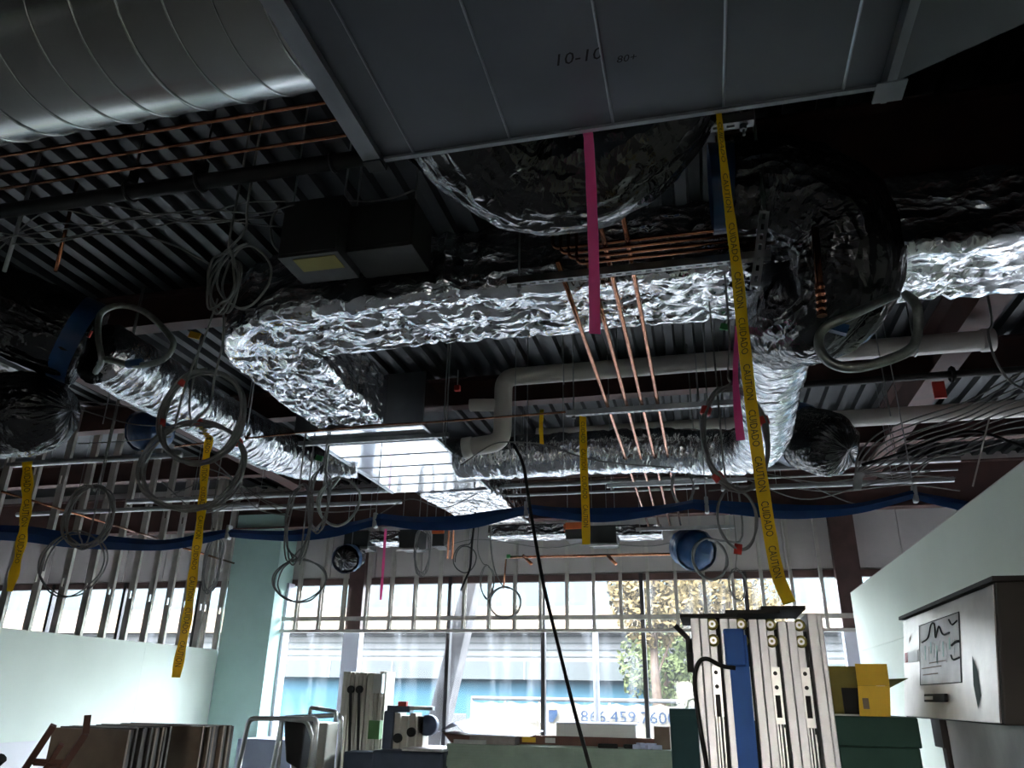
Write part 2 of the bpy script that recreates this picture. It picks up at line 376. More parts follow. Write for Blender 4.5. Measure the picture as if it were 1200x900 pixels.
# soffit framing in front of the street wall: track, bridging, studs
YF = 11.88
tf = struct(MB().box(-6.72, 2.6, YF - .05, YF + .05, 2.5, 2.545).build('trim_3', 'stud'))
MB().box(-6.72, 2.6, YF - .012, YF + .012, 2.68, 2.745).build('bridging', 'stud', tf)
xs0 = at(632, 720, Y=YF).x; st = None
for k in range(-10, 11):
    x = xs0 + k * .4064
    if x < -6.65 or x > 2.5: continue
    if st is None:
        b = stud_mesh('stud', 2.0, .18, 'y'); b.v = [Vector((v.y + x, v.x + YF, v.z + 2.545)) for v in b.v]
        st = b.build('stud', 'stud', tf); xx0 = x
    else:
        c = st.copy(); COL.objects.link(c); c.parent = tf; c.location.x = x - xx0; ORG[c.name] = ORG[tf.name]
# outer walls and the rear wall with an open doorway
struct(MB().box(-20.2, -20, -7, 12.36, 0, 5.1).build('wall_west', 'dark_wall'))
struct(MB().box(8, 8.2, -7, 12.36, 0, 5.1).build('wall_east', 'dark_wall'))
b = MB(); b.box(-20, -1.2, -7.2, -7, 0, 5.1); b.box(-.2, 8, -7.2, -7, 0, 5.1); b.box(-1.2, -.2, -7.2, -7, 2.2, 5.1); struct(b.build('wall_front', 'dark_wall'))

struct(MB().box(-6, 5, -13, -7.2, 2.7, 2.8).build('added_sun_blocker', 'dark_wall'))  # added out of view to keep direct sun out of the rear doorway
# ================================================================ outside
struct(MB().box(-60, 50, 12.4, 16, -.2, -.08).build('sidewalk', 'sidewalk'))
struct(MB().box(-60, 50, 16, 45, -.25, -.12).build('street', 'asphalt'))
struct(MB().box(-60, 50, -40, -7.2, -.25, -.12).build('yard', 'sidewalk'))
YB = 30.
def zb(py): return at(640, py, Y=YB).z
of = thing('office_building', 'long pale building with blue band and cream ledge across the street', 'building', (-4, YB, 0))
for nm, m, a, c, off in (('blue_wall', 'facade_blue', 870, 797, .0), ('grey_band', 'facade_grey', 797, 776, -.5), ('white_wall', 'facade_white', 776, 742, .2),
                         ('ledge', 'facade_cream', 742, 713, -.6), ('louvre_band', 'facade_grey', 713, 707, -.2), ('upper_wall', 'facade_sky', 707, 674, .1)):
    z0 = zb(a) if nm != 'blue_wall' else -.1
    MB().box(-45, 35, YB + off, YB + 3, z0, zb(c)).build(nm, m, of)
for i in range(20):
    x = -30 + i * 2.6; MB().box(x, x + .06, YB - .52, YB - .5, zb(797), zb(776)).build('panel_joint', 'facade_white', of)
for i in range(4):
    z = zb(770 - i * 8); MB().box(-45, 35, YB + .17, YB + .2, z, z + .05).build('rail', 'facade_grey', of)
# banner fence with the telephone number
YN = 19.
bn = thing('banner_fence', 'white banner fence with phone number in front of blue wall', 'banner', (at(660, 840, Y=YN).x, YN, 0))
xa, xb = at(552, 830, Y=YN).x, at(800, 830, Y=YN).x; zt = at(660, 823, Y=YN).z
b = MB(); top = []; n = 60
for i in range(n + 1):
    x = xa + (xb - xa) * i / n; top.append((x, YN + .03 * math.sin(i), zt - .05 * abs(math.sin(i * PI / 6))))
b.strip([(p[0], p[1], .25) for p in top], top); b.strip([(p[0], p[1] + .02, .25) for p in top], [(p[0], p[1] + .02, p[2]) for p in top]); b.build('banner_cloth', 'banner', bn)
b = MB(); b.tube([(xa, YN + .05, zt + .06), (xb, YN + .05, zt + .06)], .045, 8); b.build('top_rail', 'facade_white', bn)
for i in range(7):
    x = xa + (xb - xa) * i / 6; MB().cyl((x, YN + .08, -.1), (x, YN + .08, zt + .1), .03).build('post', 'pole_grey', bn)
vs, fs = text_geo('866.459.7600', 1.0); wx = max(v.x for v in vs)
p0 = at(680, 846, Y=YN - .06); p1 = at(792, 846, Y=YN - .06); hh = at(690, 832, Y=YN - .06).z - p0.z
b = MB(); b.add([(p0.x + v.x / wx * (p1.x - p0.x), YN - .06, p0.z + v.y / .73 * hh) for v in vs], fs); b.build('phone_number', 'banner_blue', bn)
q = at(643, 846, Y=YN - .06); r_ = at(653, 832, Y=YN - .06)
b = MB(); b.add([(q.x, YN - .06, q.z), (q.x + .1, YN - .06, q.z), (r_.x, YN - .06, r_.z - .12), (r_.x, YN - .06, r_.z), (q.x, YN - .06, r_.z)], [(0, 1, 2, 3, 4)]); b.build('emblem', 'banner_blue', bn)
b = MB(); p_ = at(642, 829, Y=YN - .06); b.box(p_.x, p_.x + .16, YN - .062, YN - .06, p_.z - .04, p_.z + .03); b.build('emblem_stripe', 'orange_tag', bn)
vs, fs = text_geo('hurtul', .16); p0 = at(616, 846, Y=YN - .06); b = MB(); b.add([(p0.x + v.x * 1.3, YN - .06, p0.z + v.y) for v in vs], fs); b.build('small_lettering', 'pole_grey', bn)
# small white sign, posts, leaning concrete brace
p = at(536, 846, Y=18.5)
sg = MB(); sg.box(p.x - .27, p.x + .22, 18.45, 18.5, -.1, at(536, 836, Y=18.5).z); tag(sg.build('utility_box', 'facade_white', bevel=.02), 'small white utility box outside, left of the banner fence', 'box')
po = thing('street_post', 'slim grey steel post on the sidewalk behind the glass', 'post', (at(699, 800, Y=15).x, 15, -.08))
x = po.location.x; MB().cyl((x, 15, -.08), (x, 15, 4.6), .055).build('pole', 'pole_grey', po); MB().cyl((x, 15, -.08), (x, 15, -.02), .13).build('base_plate', 'pole_grey', po)
a = at(550, 690, Y=13.4); c = at(507, 880, Y=13.4); br = MB()
dw = .17
br.hexa([(c.x - dw, 13.2, c.z), (c.x + dw, 13.2, c.z), (c.x + dw, 13.6, c.z), (c.x - dw, 13.6, c.z)], [(a.x - .12 + .25, 13.2, a.z + 1), (a.x + .12 + .25, 13.2, a.z + 1), (a.x + .12 + .25, 13.6, a.z + 1), (a.x - .12 + .25, 13.6, a.z + 1)])
low = c.z
br.box(c.x - .2, c.x + .2, 13.15, 13.65, -.08, low + .01)
tag(br.build('canopy_brace', 'concrete_brace', bevel=.02), 'slanted grey concrete brace just outside the window glass', 'brace')
def tree(name, label, px, py, Y, rad, hgt, lm, nleaf, group=None):
    c = at(px, py, Y=Y); t_ = thing(name, label, 'tree', (c.x, Y, -.1), group)
    tr_ = MB(); tr_.tube(catmull([(c.x + .1, Y, -.1), (c.x - .05, Y, c.z * .5), (c.x, Y, c.z)], 4), .13, 8, rf=lambda L, a, s: .16 - .1 * s)
    for i in range(7):
        a = i * 2.4; tr_.tube([(c.x, Y, c.z * (.5 + .06 * i)), (c.x + rad * .8 * math.cos(a), Y + rad * .6 * math.sin(a), c.z + .3 * hgt * math.sin(i))], .03, 5)
    tr_.build('trunk', 'bark', t_)
    lf = MB()
    for i in range(nleaf):
        while True:
            q = Vector((random.uniform(-1, 1), random.uniform(-1, 1), random.uniform(-1, 1)))
            if q.length < 1 and fbm(q * 2 + Vector((px, 0, 0))) > -.18: break
        q = Vector((c.x + q.x * rad, Y + q.y * rad, c.z + q.z * hgt)); s_ = random.uniform(.07, .14)
        u = Vector((random.gauss(0, 1), random.gauss(0, 1), random.gauss(0, 1))).normalized(); v = u.orthogonal().normalized()
        lf.add([q - u * s_, q + v * s_ * .5, q + u * s_, q - v * s_ * .5], [(0, 1, 2, 3)])
    lf.build('foliage', lm, t_, kind='stuff')
tree('street_tree', 'golden leaved street tree seen through the upper right panes', 765, 690, 21, 1.2, 1.5, 'leaf', 2600)
tree('street_tree', 'golden leaved street tree behind the tall lift mast', 850, 705, 24.3, 1.8, 1.6, 'leaf', 3400)
tree('street_tree', 'low green tree beside the phone number banner', 780, 780, 27.8, 1.6, 1.5, 'leaf_green', 2200)

# ================================================================ ducts
# --- sheet metal plenum overhead
ZP = 3.25; PX0, PX1 = -.95, .61; PY0, PY1 = -.7, 1.92
pl = thing('sheet_metal_plenum', 'large flat grey sheet metal duct box overhead with raised seams', 'duct', (-.17, .6, ZP))
MB().box(PX0, PX1, PY0, PY1, ZP, 3.9).build('body', 'plenum', pl)
for px, py in ((480, 170), (595, 155), (717, 135), (848, 125), (988, 105)):
    x = at(px, py, Z=ZP).x
    b = MB(); b.hexa([(x - .001, PY0, ZP - .005), (x + .002, PY0, ZP - .005), (x + .002, PY1, ZP - .005), (x - .001, PY1, ZP - .005)], [(x - .005, PY0, ZP), (x + .004, PY0, ZP), (x + .004, PY1, ZP), (x - .005, PY1, ZP)])
    b.build('seam', 'galv', pl)
fl = MB(); fl.box(PX0 - .03, PX0 + .004, PY0, PY1 + .02, ZP - .028, 3.93); fl.box(PX0, PX0 + .03, PY0, PY1 + .02, ZP - .028, ZP - .002)
fl.build('end_flange', 'galv', pl)
MB().box(PX0 - .03, PX0 + .03, PY1 - .03, PY1 + .025, ZP - .034, ZP + .05).build('corner_cleat', 'black_metal', pl)
MB().box(PX0 + .03, PX1, PY1 - .004, PY1 + .012, ZP - .01, ZP + .02).build('hem', 'galv', pl)
x = PX1; b = MB(); b.box(x - .004, x + .012, PY0, PY1 + .03, ZP - .045, ZP); b.box(x + .012, x + .035, PY0, PY1 + .03, ZP - .012, ZP - .004); b.build('drive_cleat', 'galv', pl)
b = MB(); b.box(x - .03, x + .05, PY1 - .06, PY1 + .02, ZP - .05, ZP - .044); b.build('cleat_tab', 'galv', pl)
tz = ZP
b = MB(); e0, e1 = at(1060, 97, Z=ZP), at(1200, 32, Z=ZP); dirx = (e1 - e0); q = e1 + dirx * 1.8
b.hexa([(x + .012, PY0, tz), (q.x, PY0, tz), (q.x, q.y, tz), (x + .012, 1.93, tz)], [(x + .012, PY0, 3.9), (q.x, PY0, 3.9), (q.x, q.y + .05, 3.9), (x + .012, 1.95, 3.9)])
b.build('taper', 'plenum', pl)
wr_ = MB()
def writing(txt, p0, ux, uy, size, parent, m, name):
    vs, fs = text_geo(txt, size); b = MB(); b.add([Vector(p0) + Vector(ux) * (v.x + .25 * v.y) + Vector(uy) * v.y for v in vs], fs); return b.build(name, m, parent)
p0 = at(648, 78, Z=ZP - .0015); writing('10-10', p0, (1, 0, 0), (0, -1, 0), .06, pl, 'black_metal', 'marker_writing')
p0 = at(722, 74, Z=ZP - .0015); writing('80+', p0, (1, 0, 0), (0, -1, 0), .036, pl, 'black_metal', 'marker_writing')
# --- spiral duct
sp = thing('spiral_duct', 'round spiral seam steel duct running into the sheet metal box', 'duct', (-2.2, 1.54, 3.3))
R0 = .285; cy, cz = 1.54, 3.605
b = MB(); b.tube([(-4.3 + i * .05, cy, cz) for i in range(67)], R0, 64, caps=False); b.build('shell', 'spiral', sp, smooth=True)
hp = []; pitch = .147
for i in range(int((4.25 - .98) / pitch * 40)):
    a = i / 40 * 2 * PI; hp.append((-4.25 + i / 40 * pitch, cy + (R0 + .001) * math.cos(a), cz + (R0 + .001) * math.sin(a)))
b = MB(); b.tube(hp, .0045, 4); b.build('spiral_seam', 'spiral', sp, smooth=True)
b = MB(); b.ring((-.985, cy, cz), (1, 0, 0), R0 + .008, .018, 40, 6); b.build('end_collar', 'galv', sp, smooth=True)

# --- crinkled sweeps
def rduct(path, w, h, ds, disp, name, m, parent, nu=None, cr=.05, capends=False):
    """insulated rectangular duct swept along a path (centre line, z up)"""
    pts = [Vector(path[0])]
    for a, c in zip(path[:-1], path[1:]):
        a, c = Vector(a), Vector(c); L = (c - a).length; n = max(1, int(L / ds))
        for i in range(1, n + 1): pts.append(a.lerp(c, i / n))
    per = []; step = ds
    def side(x0, z0, x1, z1):
        n = max(2, int(math.hypot(x1 - x0, z1 - z0) / step))
        for i in range(n): per.append((x0 + (x1 - x0) * i / n, z0 + (z1 - z0) * i / n))
    def arc(cx, cz_, a0):
        for i in range(4):
            a = a0 + i / 4 * PI / 2; per.append((cx + cr * math.cos(a), cz_ + cr * math.sin(a)))
    side(w / 2 - cr, h / 2, -w / 2 + cr, h / 2); arc(-w / 2 + cr, h / 2 - cr, PI / 2)
    side(-w / 2, h / 2 - cr, -w / 2, -h / 2 + cr); arc(-w / 2 + cr, -h / 2 + cr, PI)
    side(-w / 2 + cr, -h / 2, w / 2 - cr, -h / 2); arc(w / 2 - cr, -h / 2 + cr, 1.5 * PI)
    side(w / 2, -h / 2 + cr, w / 2, h / 2 - cr); arc(w / 2 - cr, h / 2 - cr, 0)
    n = len(per); b = MB(); L = 0
    for i, p in enumerate(pts):
        if i: L += (p - pts[i - 1]).length
        d = pts[min(i + 1, len(pts) - 1)] - pts[max(0, i - 1)]; d.z = 0; d.normalize(); sd_ = Vector((d.y, -d.x, 0))
        k = 1.
        if 0 < i < len(pts) - 1:
            d1 = (p - pts[i - 1]).normalized(); d2 = (pts[i + 1] - p).normalized(); k = 1 / max(.5, math.cos(d1.angle(d2, 0) / 2))
        for (a, c) in per:
            nx, nz = a / (w / 2), c / (h / 2)
            nn = Vector((nx ** 9, nz ** 9)); nn = nn.normalized() if nn.length > 1e-6 else Vector((0, 1))
            q = disp(L, a, c, p)
            b.at.append((L, a, c)); b.v.append(p + sd_ * (a * k + nn.x * q) + Vector((0, 0, c + nn.y * q)))
    for i in range(len(pts) - 1):
        for j in range(n):
            a = i * n + j; c = i * n + (j + 1) % n; b.f.append((a, a + n, c + n, c))
    if capends: b.f.append(tuple(range(n))); b.f.append(tuple(range((len(pts) - 1) * n, len(pts) * n))[::-1])
    return b.build(name, m, parent, smooth=True)
random.seed(3)
def foil_disp(pins, amp=.032):
    def d(L, a, c, p):
        best = 9; bx = by = 0
        for (pl_, pa) in pins:
            dx, dy = L - pl_, a - pa
            r = dx * dx + dy * dy
            if r < best: best = r; bx, by = dx, dy
        r = math.sqrt(best); th = math.atan2(by, bx)
        puff = amp * (1 - math.exp(-(r / .16) ** 2)) - amp * .6
        star = .011 * math.sin(th * 7 + 3 * noise.noise(Vector((L * 3, a * 3, 1)))) * math.exp(-((r - .1) / .11) ** 2)
        q = Vector((L * 7 + 2 * fbm((L * 2, a * 2, c * 2)), a * 7, c * 7))
        cr_ = .010 * ridge(q, .7)
        return puff + star + cr_ - .004
    return d
ZD = 3.8; HD = .47
mf = thing('foil_wrapped_duct', 'big foil wrapped rectangular duct crossing the room and turning towards windows', 'duct', (0, 4.17, ZD))
path = [(3.9, 4.17, ZD + HD / 2), (-2.35, 4.17, ZD + HD / 2)]
for i in range(1, 7):
    a = PI / 2 * i / 6; path.append((-2.35 - .58 * math.sin(a), 4.75 - .58 * math.cos(a), ZD + HD / 2))
path.append((-2.93, 5.93, ZD + HD / 2))
pins = []
for i in range(30):
    for sgn in (-1, 1):
        pins.append((i * .34 + random.uniform(-.09, .09), sgn * .13 + random.uniform(-.08, .08)))
rduct(path, .66, HD, .024, foil_disp(pins), 'foil_jacket', 'foil', mf)
# --- bare sheet box at the end of the foil duct
sb = thing('sheet_metal_box', 'bare shiny sheet metal duct box reflecting the windows', 'duct', (-2.87, 7.1, ZD))
MB().box(-3.45, -2.29, 5.98, 8.3, ZD, ZD + .45).build('body', 'sheet', sb)
for y in (6.45, 6.85, 7.25, 7.62, 7.95):
    MB().box(-3.45, -2.29, y - .006, y + .006, ZD - .006, ZD).build('seam', 'galv', sb)
MB().box(-3.48, -2.26, 5.96, 5.99, ZD - .03, ZD + .48).build('end_flange', 'galv', sb)
b = MB(); b.box(-3.47, -3.445, 5.98, 8.3, ZD - .012, ZD + .02); b.box(-2.295, -2.27, 5.98, 8.3, ZD - .012, ZD + .02); b.build('edge_cleat', 'galv', sb)
ft = thing('foil_tail_duct', 'foil wrapped tapering duct beyond the shiny sheet metal box', 'duct', (-2.8, 9, ZD))
pins2 = [(random.uniform(0, 3), random.uniform(-.2, .2)) for i in range(14)]
def tail(L, a, c, p):
    return .012 * ridge(Vector((L * 8, a * 8, c * 8))) - .05 * L
rduct([(-2.75, 8.32, ZD + .2), (-2.72, 8.7, ZD + .18), (-2.6, 10.2, ZD + .12)], .95, .42, .03, tail, 'foil_jacket', 'foil', ft)
# --- crinkled round sweeps
def flex(pts, r, m, name, parent, n=48, k=14, amp=.02, fa=9, fl_=5, seed=0, bulge=None, ringf=0.):
    P = catmull(pts, k)
    def rf(L, a, s):
        q = Vector((math.cos(a) * r, math.sin(a) * r, L)) + Vector((seed * 3.1, 0, 0))
        e = amp * ridge(Vector((q.x * fa, q.y * fa, q.z * fl_))) + amp * .5 * ridge(Vector((q.x * fa * 2.4, q.y * fa * 2.4, q.z * fl_ * 2.1 + 4)))
        rr = r * (bulge(s) if bulge else 1.)
        return rr + e - amp * .6 + ringf * math.sin(L * 70)
    b = MB(); b.tube(P, r, n, rf=rf); return b.build(name, m, parent, smooth=True)
def collar(c, nrm, r, wd, parent, m='blue_tape', name='tape_collar', seed=0):
    nrm = Vector(nrm).normalized(); c = Vector(c)
    b = MB(); b.tube([c - nrm * wd / 2 + nrm * wd * i / 6 for i in range(7)], r, 36, caps=False, rf=lambda L, a, s: r + .012 * noise.noise(Vector((math.cos(a) * 4, math.sin(a) * 4, L * 9 + seed))) + .014)
    return b.build(name, m, parent, smooth=True)
f1 = thing('flex_duct', 'black plastic flex duct bulging out below the sheet metal box', 'flex duct', (-.5, 2.3, 3.2))
flex([(-.72, 1.93, 3.62), (-.70, 2.12, 3.56), (-.58, 2.36, 3.52), (-.34, 2.46, 3.54), (-.1, 2.42, 3.68), (.05, 2.36, 3.95)], .25, 'black_plastic', 'jacket', f1, 56, 16, .022, 13, 4, 1)
# --- big black elbow at right, its foil run, the cross run
f2 = thing('flex_duct', 'big black plastic flex elbow with blue collar under the foil duct at right', 'flex duct', (.6, 3.4, 3.1))
flex([(.27, 3.2, 3.86), (.5, 3.22, 3.84), (.72, 3.26, 3.68), (.76, 3.38, 3.44), (.66, 3.58, 3.36), (.56, 3.85, 3.46), (.55, 4.2, 3.58)], .235, 'black_plastic', 'jacket', f2, 56, 14, .02, 13, 4, 2)
collar((.24, 3.19, 3.86), (1, 0, 0), .2, .12, f2)
collar((.55, 4.2, 3.58), (0, 1, .3), .205, .05, f2, 'black_plastic', 'end_band')
f3 = thing('foil_round_duct', 'round foil duct running from the black elbow back and across the room', 'duct', (.55, 5.6, 3.4))
flex([(.55, 4.22, 3.6), (.55, 4.8, 3.6), (.56, 5.6, 3.6), (.58, 6.3, 3.62), (.50, 6.82, 3.66), (.18, 7.06, 3.72), (-.3, 7.1, 3.78), (-.9, 7.1, 3.79), (-1.6, 7.1, 3.79), (-2.28, 7.1, 3.79)], .205, 'foil_round', 'foil_jacket', f3, 48, 14, .018, 5, 14, 3)
# --- left foil duct with its two black bags
f4 = thing('foil_round_duct', 'round foil duct running along the left towards the shiny box', 'duct', (-4.1, 5.8, 3.6))
flex([(-4.1, 4.25, 3.86), (-4.1, 5.0, 3.86), (-4.1, 5.9, 3.86), (-4.08, 6.6, 3.87), (-3.92, 7.1, 3.9), (-3.48, 7.3, 3.95)], .225, 'foil_round', 'foil_jacket', f4, 48, 16, .018, 6, 11, 4)
f5 = thing('flex_duct', 'upper black plastic flex duct with blue collar at the left edge', 'flex duct', (-4.7, 4, 3.7))
flex([(-5.62, 3.58, 4.22), (-5.2, 3.72, 4.22), (-4.75, 3.85, 4.12), (-4.42, 4.0, 3.98), (-4.18, 4.2, 3.9)], .30, 'black_plastic', 'jacket', f5, 52, 14, .02, 11, 4, 5)
collar((-4.24, 4.14, 3.925), (1, .9, -.35), .30, .13, f5)
f6 = thing('flex_duct', 'lower black plastic flex duct bag at the left edge', 'flex duct', (-4.7, 4.2, 3.1))
flex([(-6.4, 3.9, 3.42), (-5.6, 4.0, 3.4), (-5.0, 4.1, 3.39), (-4.62, 4.18, 3.4), (-4.22, 4.22, 3.42)], .295, 'black_plastic', 'jacket', f6, 52, 14, .02, 11, 4, 6, bulge=lambda s: 1. if s < .78 else max(.03, math.sqrt(max(0, 1 - ((s - .78) / .22) ** 2))))
# --- smaller stubs with blue collars
def stub(label, px, py, Y, r, direction, length, blue, seed):
    c = at(px, py, Y=Y); d = Vector(direction).normalized(); t_ = thing('flex_duct', label, 'flex duct', (c.x, c.y, c.z - r))
    flex([c - d * length, c - d * length * .4, c, c + d * length * .35], r, 'blue_tape' if blue > 1 else 'black_plastic', 'jacket', t_, 36, 8, .014, 12, 6, seed, bulge=lambda s: 1. if s < .6 else max(.04, math.sqrt(max(0, 1 - ((s - .6) / .4) ** 2))))
    MB().cyl(c - d * length * .6, ((c - d * length * .6).x, (c - d * length * .6).y, 5.0), .005, 6).build('hanger_wire', 'strut', t_)
    collar(c - d * length * (.75 if blue < 1 else .1), d, r, length * (.35 if blue < 1 else .45), t_, seed=seed)
    return t_
stub('short black flex duct with blue collar below the white pipe at right', 975, 522, 6.6, .27, (.55, -.6, -.45), .5, 0, 8)
stub('dark blue taped duct stub behind the left foil duct', 165, 505, 6.8, .2, (-.2, -.8, -.3), .28, 2, 9)
stub('blue taped duct stub hanging near the left steel column', 406, 655, 10.4, .19, (.1, -1, -.3), .3, 1, 10)
stub('blue taped duct stub beside the lift mast, above the windows', 815, 645, 10.2, .25, (.3, -1, -.3), .35, 2, 11)
# --- far foil pieces at the street wall
def farfoil(label, xa, xb, ya, yb_, Y):
    a = at(xa, yb_, Y=Y); c = at(xb, ya, Y=Y); h = c.z - a.z; t_ = thing('foil_wrapped_duct', label, 'duct', ((a.x + c.x) / 2, Y, a.z))
    rduct([(c.x, Y + .2, a.z + h / 2), (a.x, Y + .2, a.z + h / 2)], .4, h, .04, lambda L, q, r, p: .012 * ridge(Vector((L * 8, q * 8, r * 8))), 'foil_jacket', 'foil', t_, cr=.02, capends=True)
farfoil('small foil duct end beyond the blue band, left of the hanging cord', 572, 662, 613, 629, 10.6)
farfoil('small foil duct end beyond the blue band, left of the pink ribbon tail', 433, 467, 622, 636, 10.6)
farfoil('small foil duct end beyond the blue band, behind the copper pipes', 722, 775, 614, 628, 10.6)

# ================================================================ pipes, hangers, boxes
def one(b, name, m, label, cat, group=None, smooth=False, bevel=0.):
    return tag(b.build(name, m, smooth=smooth, bevel=bevel), label, cat, group)
def pipe(name, label, cat, pts, r, m, k=0, group=None, n=10):
    P = catmull(pts, k) if k else pts
    return one(MB().tube(P, r, n), name, m, label, cat, group, True)
def bend(pts, rr=.06, k=5):
    """round the corners of a polyline"""
    pts = [Vector(p) for p in pts]; out = [pts[0]]
    for a, c, e in zip(pts[:-2], pts[1:-1], pts[2:]):
        u = (a - c).normalized(); v = (e - c).normalized(); s = min(rr, (a - c).length * .45, (e - c).length * .45)
        for i in range(k + 1):
            q = i / k; out.append((c + u * s).lerp(c, q).lerp(c.lerp(c + v * s, q), q))
    out.append(pts[-1]); return out
# copper runs, upper left
for i, (py, w_) in enumerate((((150, 'top'), .009), ((171, 'middle'), .009), ((190, 'bottom'), .009))):
    a = at(200, py[0], Z=4.1)
    pipe('copper_pipe', '%s one of three thin copper pipes below the spiral duct' % py[1], 'pipe', [(-4.6, a.y, 4.1), (-.6, a.y, 4.1)], w_, 'copper')
# black steel pipe with clevis
bp_ = thing('black_steel_pipe', 'thick black steel pipe running below the roof deck at upper left', 'pipe', (-2.6, 3.12, 4.2))
MB().cyl((-5.5, 3.12, 4.3), (-.9, 3.12, 4.3), .045, 14).build('run', 'black_pipe', bp_, True)
for px in (155, 235):
    x = at(px, 215, Y=3.12).x
    b = MB(); b.ring((x, 3.12, 4.31), (1, 0, 0), .06, .012, 18, 6); b.tube([(x, 3.12, 4.37), (x, 3.12, 5.02)], .008, 6); b.obox((x, 3.12, 4.41), .03, .05, .07); b.build('clevis_hanger', 'black_pipe', bp_)
for px in (390, 478):
    x = at(px, 200, Y=3.12).x; MB().ring((x, 3.12, 4.3), (1, 0, 0), .05, .012, 16, 6).build('coupling', 'black_pipe', bp_)
# grey steel brace rods, left
for i, (xa, ya, xb, yb_, Y, m, lab) in enumerate(((52, 163, 5, 318, 3.4, 'strut', 'slanted grey rod left of the upper left cables'), (78, 255, 65, 318, 3.8, 'copper', 'short upright copper pipe above the black flex bag'))):
    a = at(xa, ya, Y=Y); c = at(xb, yb_, Y=Y); pipe('hanger_rod' if m == 'strut' else 'copper_pipe', lab, 'rod' if m == 'strut' else 'pipe', [(a.x, a.y, 4.98 if m == 'strut' else a.z + .6), c], .013, m)
# terminal boxes in front of the foil duct
def tbox(label, xa, xb, yt, yb_, Y, dep, m='dark_box', sticker=True, cat='control box', nm='terminal_box'):
    a = at(xa, yb_, Y=Y); c = at(xb, yt, Y=Y); t_ = thing(nm, label, cat, ((a.x + c.x) / 2, Y + dep / 2, a.z))
    MB().box(a.x, c.x, Y, Y + dep, a.z, c.z).build('housing', m, t_, bevel=.004)
    MB().box(a.x + .02, c.x - .02, Y - .006, Y, a.z + .02, c.z - .02).build('cover', m, t_)
    if sticker: MB().box(a.x + .08, c.x - .03, Y + .03, Y + dep * .55, a.z - .003, a.z).build('sticker', 'olive_box', t_, label='yellow warning sticker on the underside')
    for xx in (a.x + .02, c.x - .02): MB().cyl((xx, Y + .05, c.z), (xx, Y + .05, 5.0), .006, 6).build('hanger_rod', 'strut', t_)
    return t_
tbox('dark grey control box with yellow sticker in front of the foil duct', 325, 403, 228, 303, 3.35, .3)
tbox('plain dark grey control box right of the stickered one', 404, 487, 232, 296, 3.45, .3, sticker=False)
# trapeze hangers of slotted strut
def strut_geo(a, c, w_=.041, h=.041, slots=True):
    """slotted channel, open side up"""
    a, c = Vector(a), Vector(c); L = (c - a).length; d = (c - a).normalized(); up_ = Vector((0, 0, 1)) if abs(d.z) < .8 else Vector((0, 1, 0))
    s_ = d.cross(up_).normalized(); u = s_.cross(d); b = MB()
    def bx(l0, l1, s0, s1, u0, u1):
        vs = [a + d * l + s_ * q + u * r for l in (l0, l1) for q in (s0, s1) for r in (u0, u1)]
        b.add(vs, [(0, 1, 3, 2), (4, 6, 7, 5), (0, 4, 5, 1), (2, 3, 7, 6), (0, 2, 6, 4), (1, 5, 7, 3)])
    t_ = .003; hw = w_ / 2
    bx(0, L, -hw, -hw + t_, 0, h); bx(0, L, hw - t_, hw, 0, h); bx(0, L, -hw, -hw + .01, h - t_, h); bx(0, L, hw - .01, hw, h - t_, h)
    bx(0, L, -hw, -.007, 0, t_); bx(0, L, .007, hw, 0, t_)
    l = 0
    while l < L: bx(l, min(L, l + .02), -.007, .007, 0, t_); l += .05
    return b
def trapeze(label, xa, xb, Y, Z, rods, ztop=5.0):
    t_ = thing('trapeze_hanger', label, 'hanger', ((xa + xb) / 2, Y, Z)); strut_geo((xa, Y, Z), (xb, Y, Z)).build('slotted_channel', 'strut', t_)
    for x in rods:
        r = MB().cyl((x, Y, Z - .05), (x, Y, ztop), .006, 6).build('threaded_rod', 'strut', t_)
        MB().tube([(x, Y, Z - .025), (x, Y, Z - .002)], .014, 6).build('nut', 'strut', r)
trapeze('slotted trapeze strut nearest the sheet metal box, carrying copper pipes', -.15, .32, 2.46, 3.62, (-.1, .28))
trapeze('long slotted trapeze strut below the foil duct', -.88, .45, 3.46, 3.61, (-.82, .26))
trapeze('slotted trapeze strut behind the foil duct, carrying copper pipes', -.92, .6, 5.53, 3.61, (-.86, .5))
trapeze('far slotted trapeze strut under the cross run of foil duct', -.85, .5, 7.53, 3.55, (-.8, .35))
trapeze('furthest slotted trapeze strut beyond the blue band', -.75, .45, 9.75, 3.55, (-.7, .4))
trapeze('slotted trapeze strut under the shiny sheet metal box', -3.6, -2.12, 6.28, 3.755, (-3.55, -2.17))
a = at(885, 335, Y=3.02); c = at(896, 247, Y=3.0)
vs_ = thing('upright_strut', 'upright slotted strut with rod left of the black elbow', 'strut', a)
strut_geo(a, c).build('slotted_channel', 'strut', vs_); MB().cyl(c, (c.x + .01, c.y, 5.0), .008, 6).build('threaded_rod', 'strut', vs_)
# copper pipes running towards the windows
ZC = 3.665
for i, (px, lab, x2) in enumerate(((667, 'leftmost copper pipe on the trapeze struts', -.60), (700, 'second copper pipe from the left on the trapeze struts', -.47), (722, 'third copper pipe from the left on the trapeze struts', -.33), (746, 'rightmost copper pipe on the trapeze struts', -.2))):
    x = at(px, 345, Z=ZC).x
    pipe('copper_pipe', lab, 'pipe', [(x, 3.36 if i < 2 else 2.2, ZC), (x * .5 + x2 * .5, 6.5, ZC), (x2, 9.9, ZC - .02)], .0135, 'copper', 4)
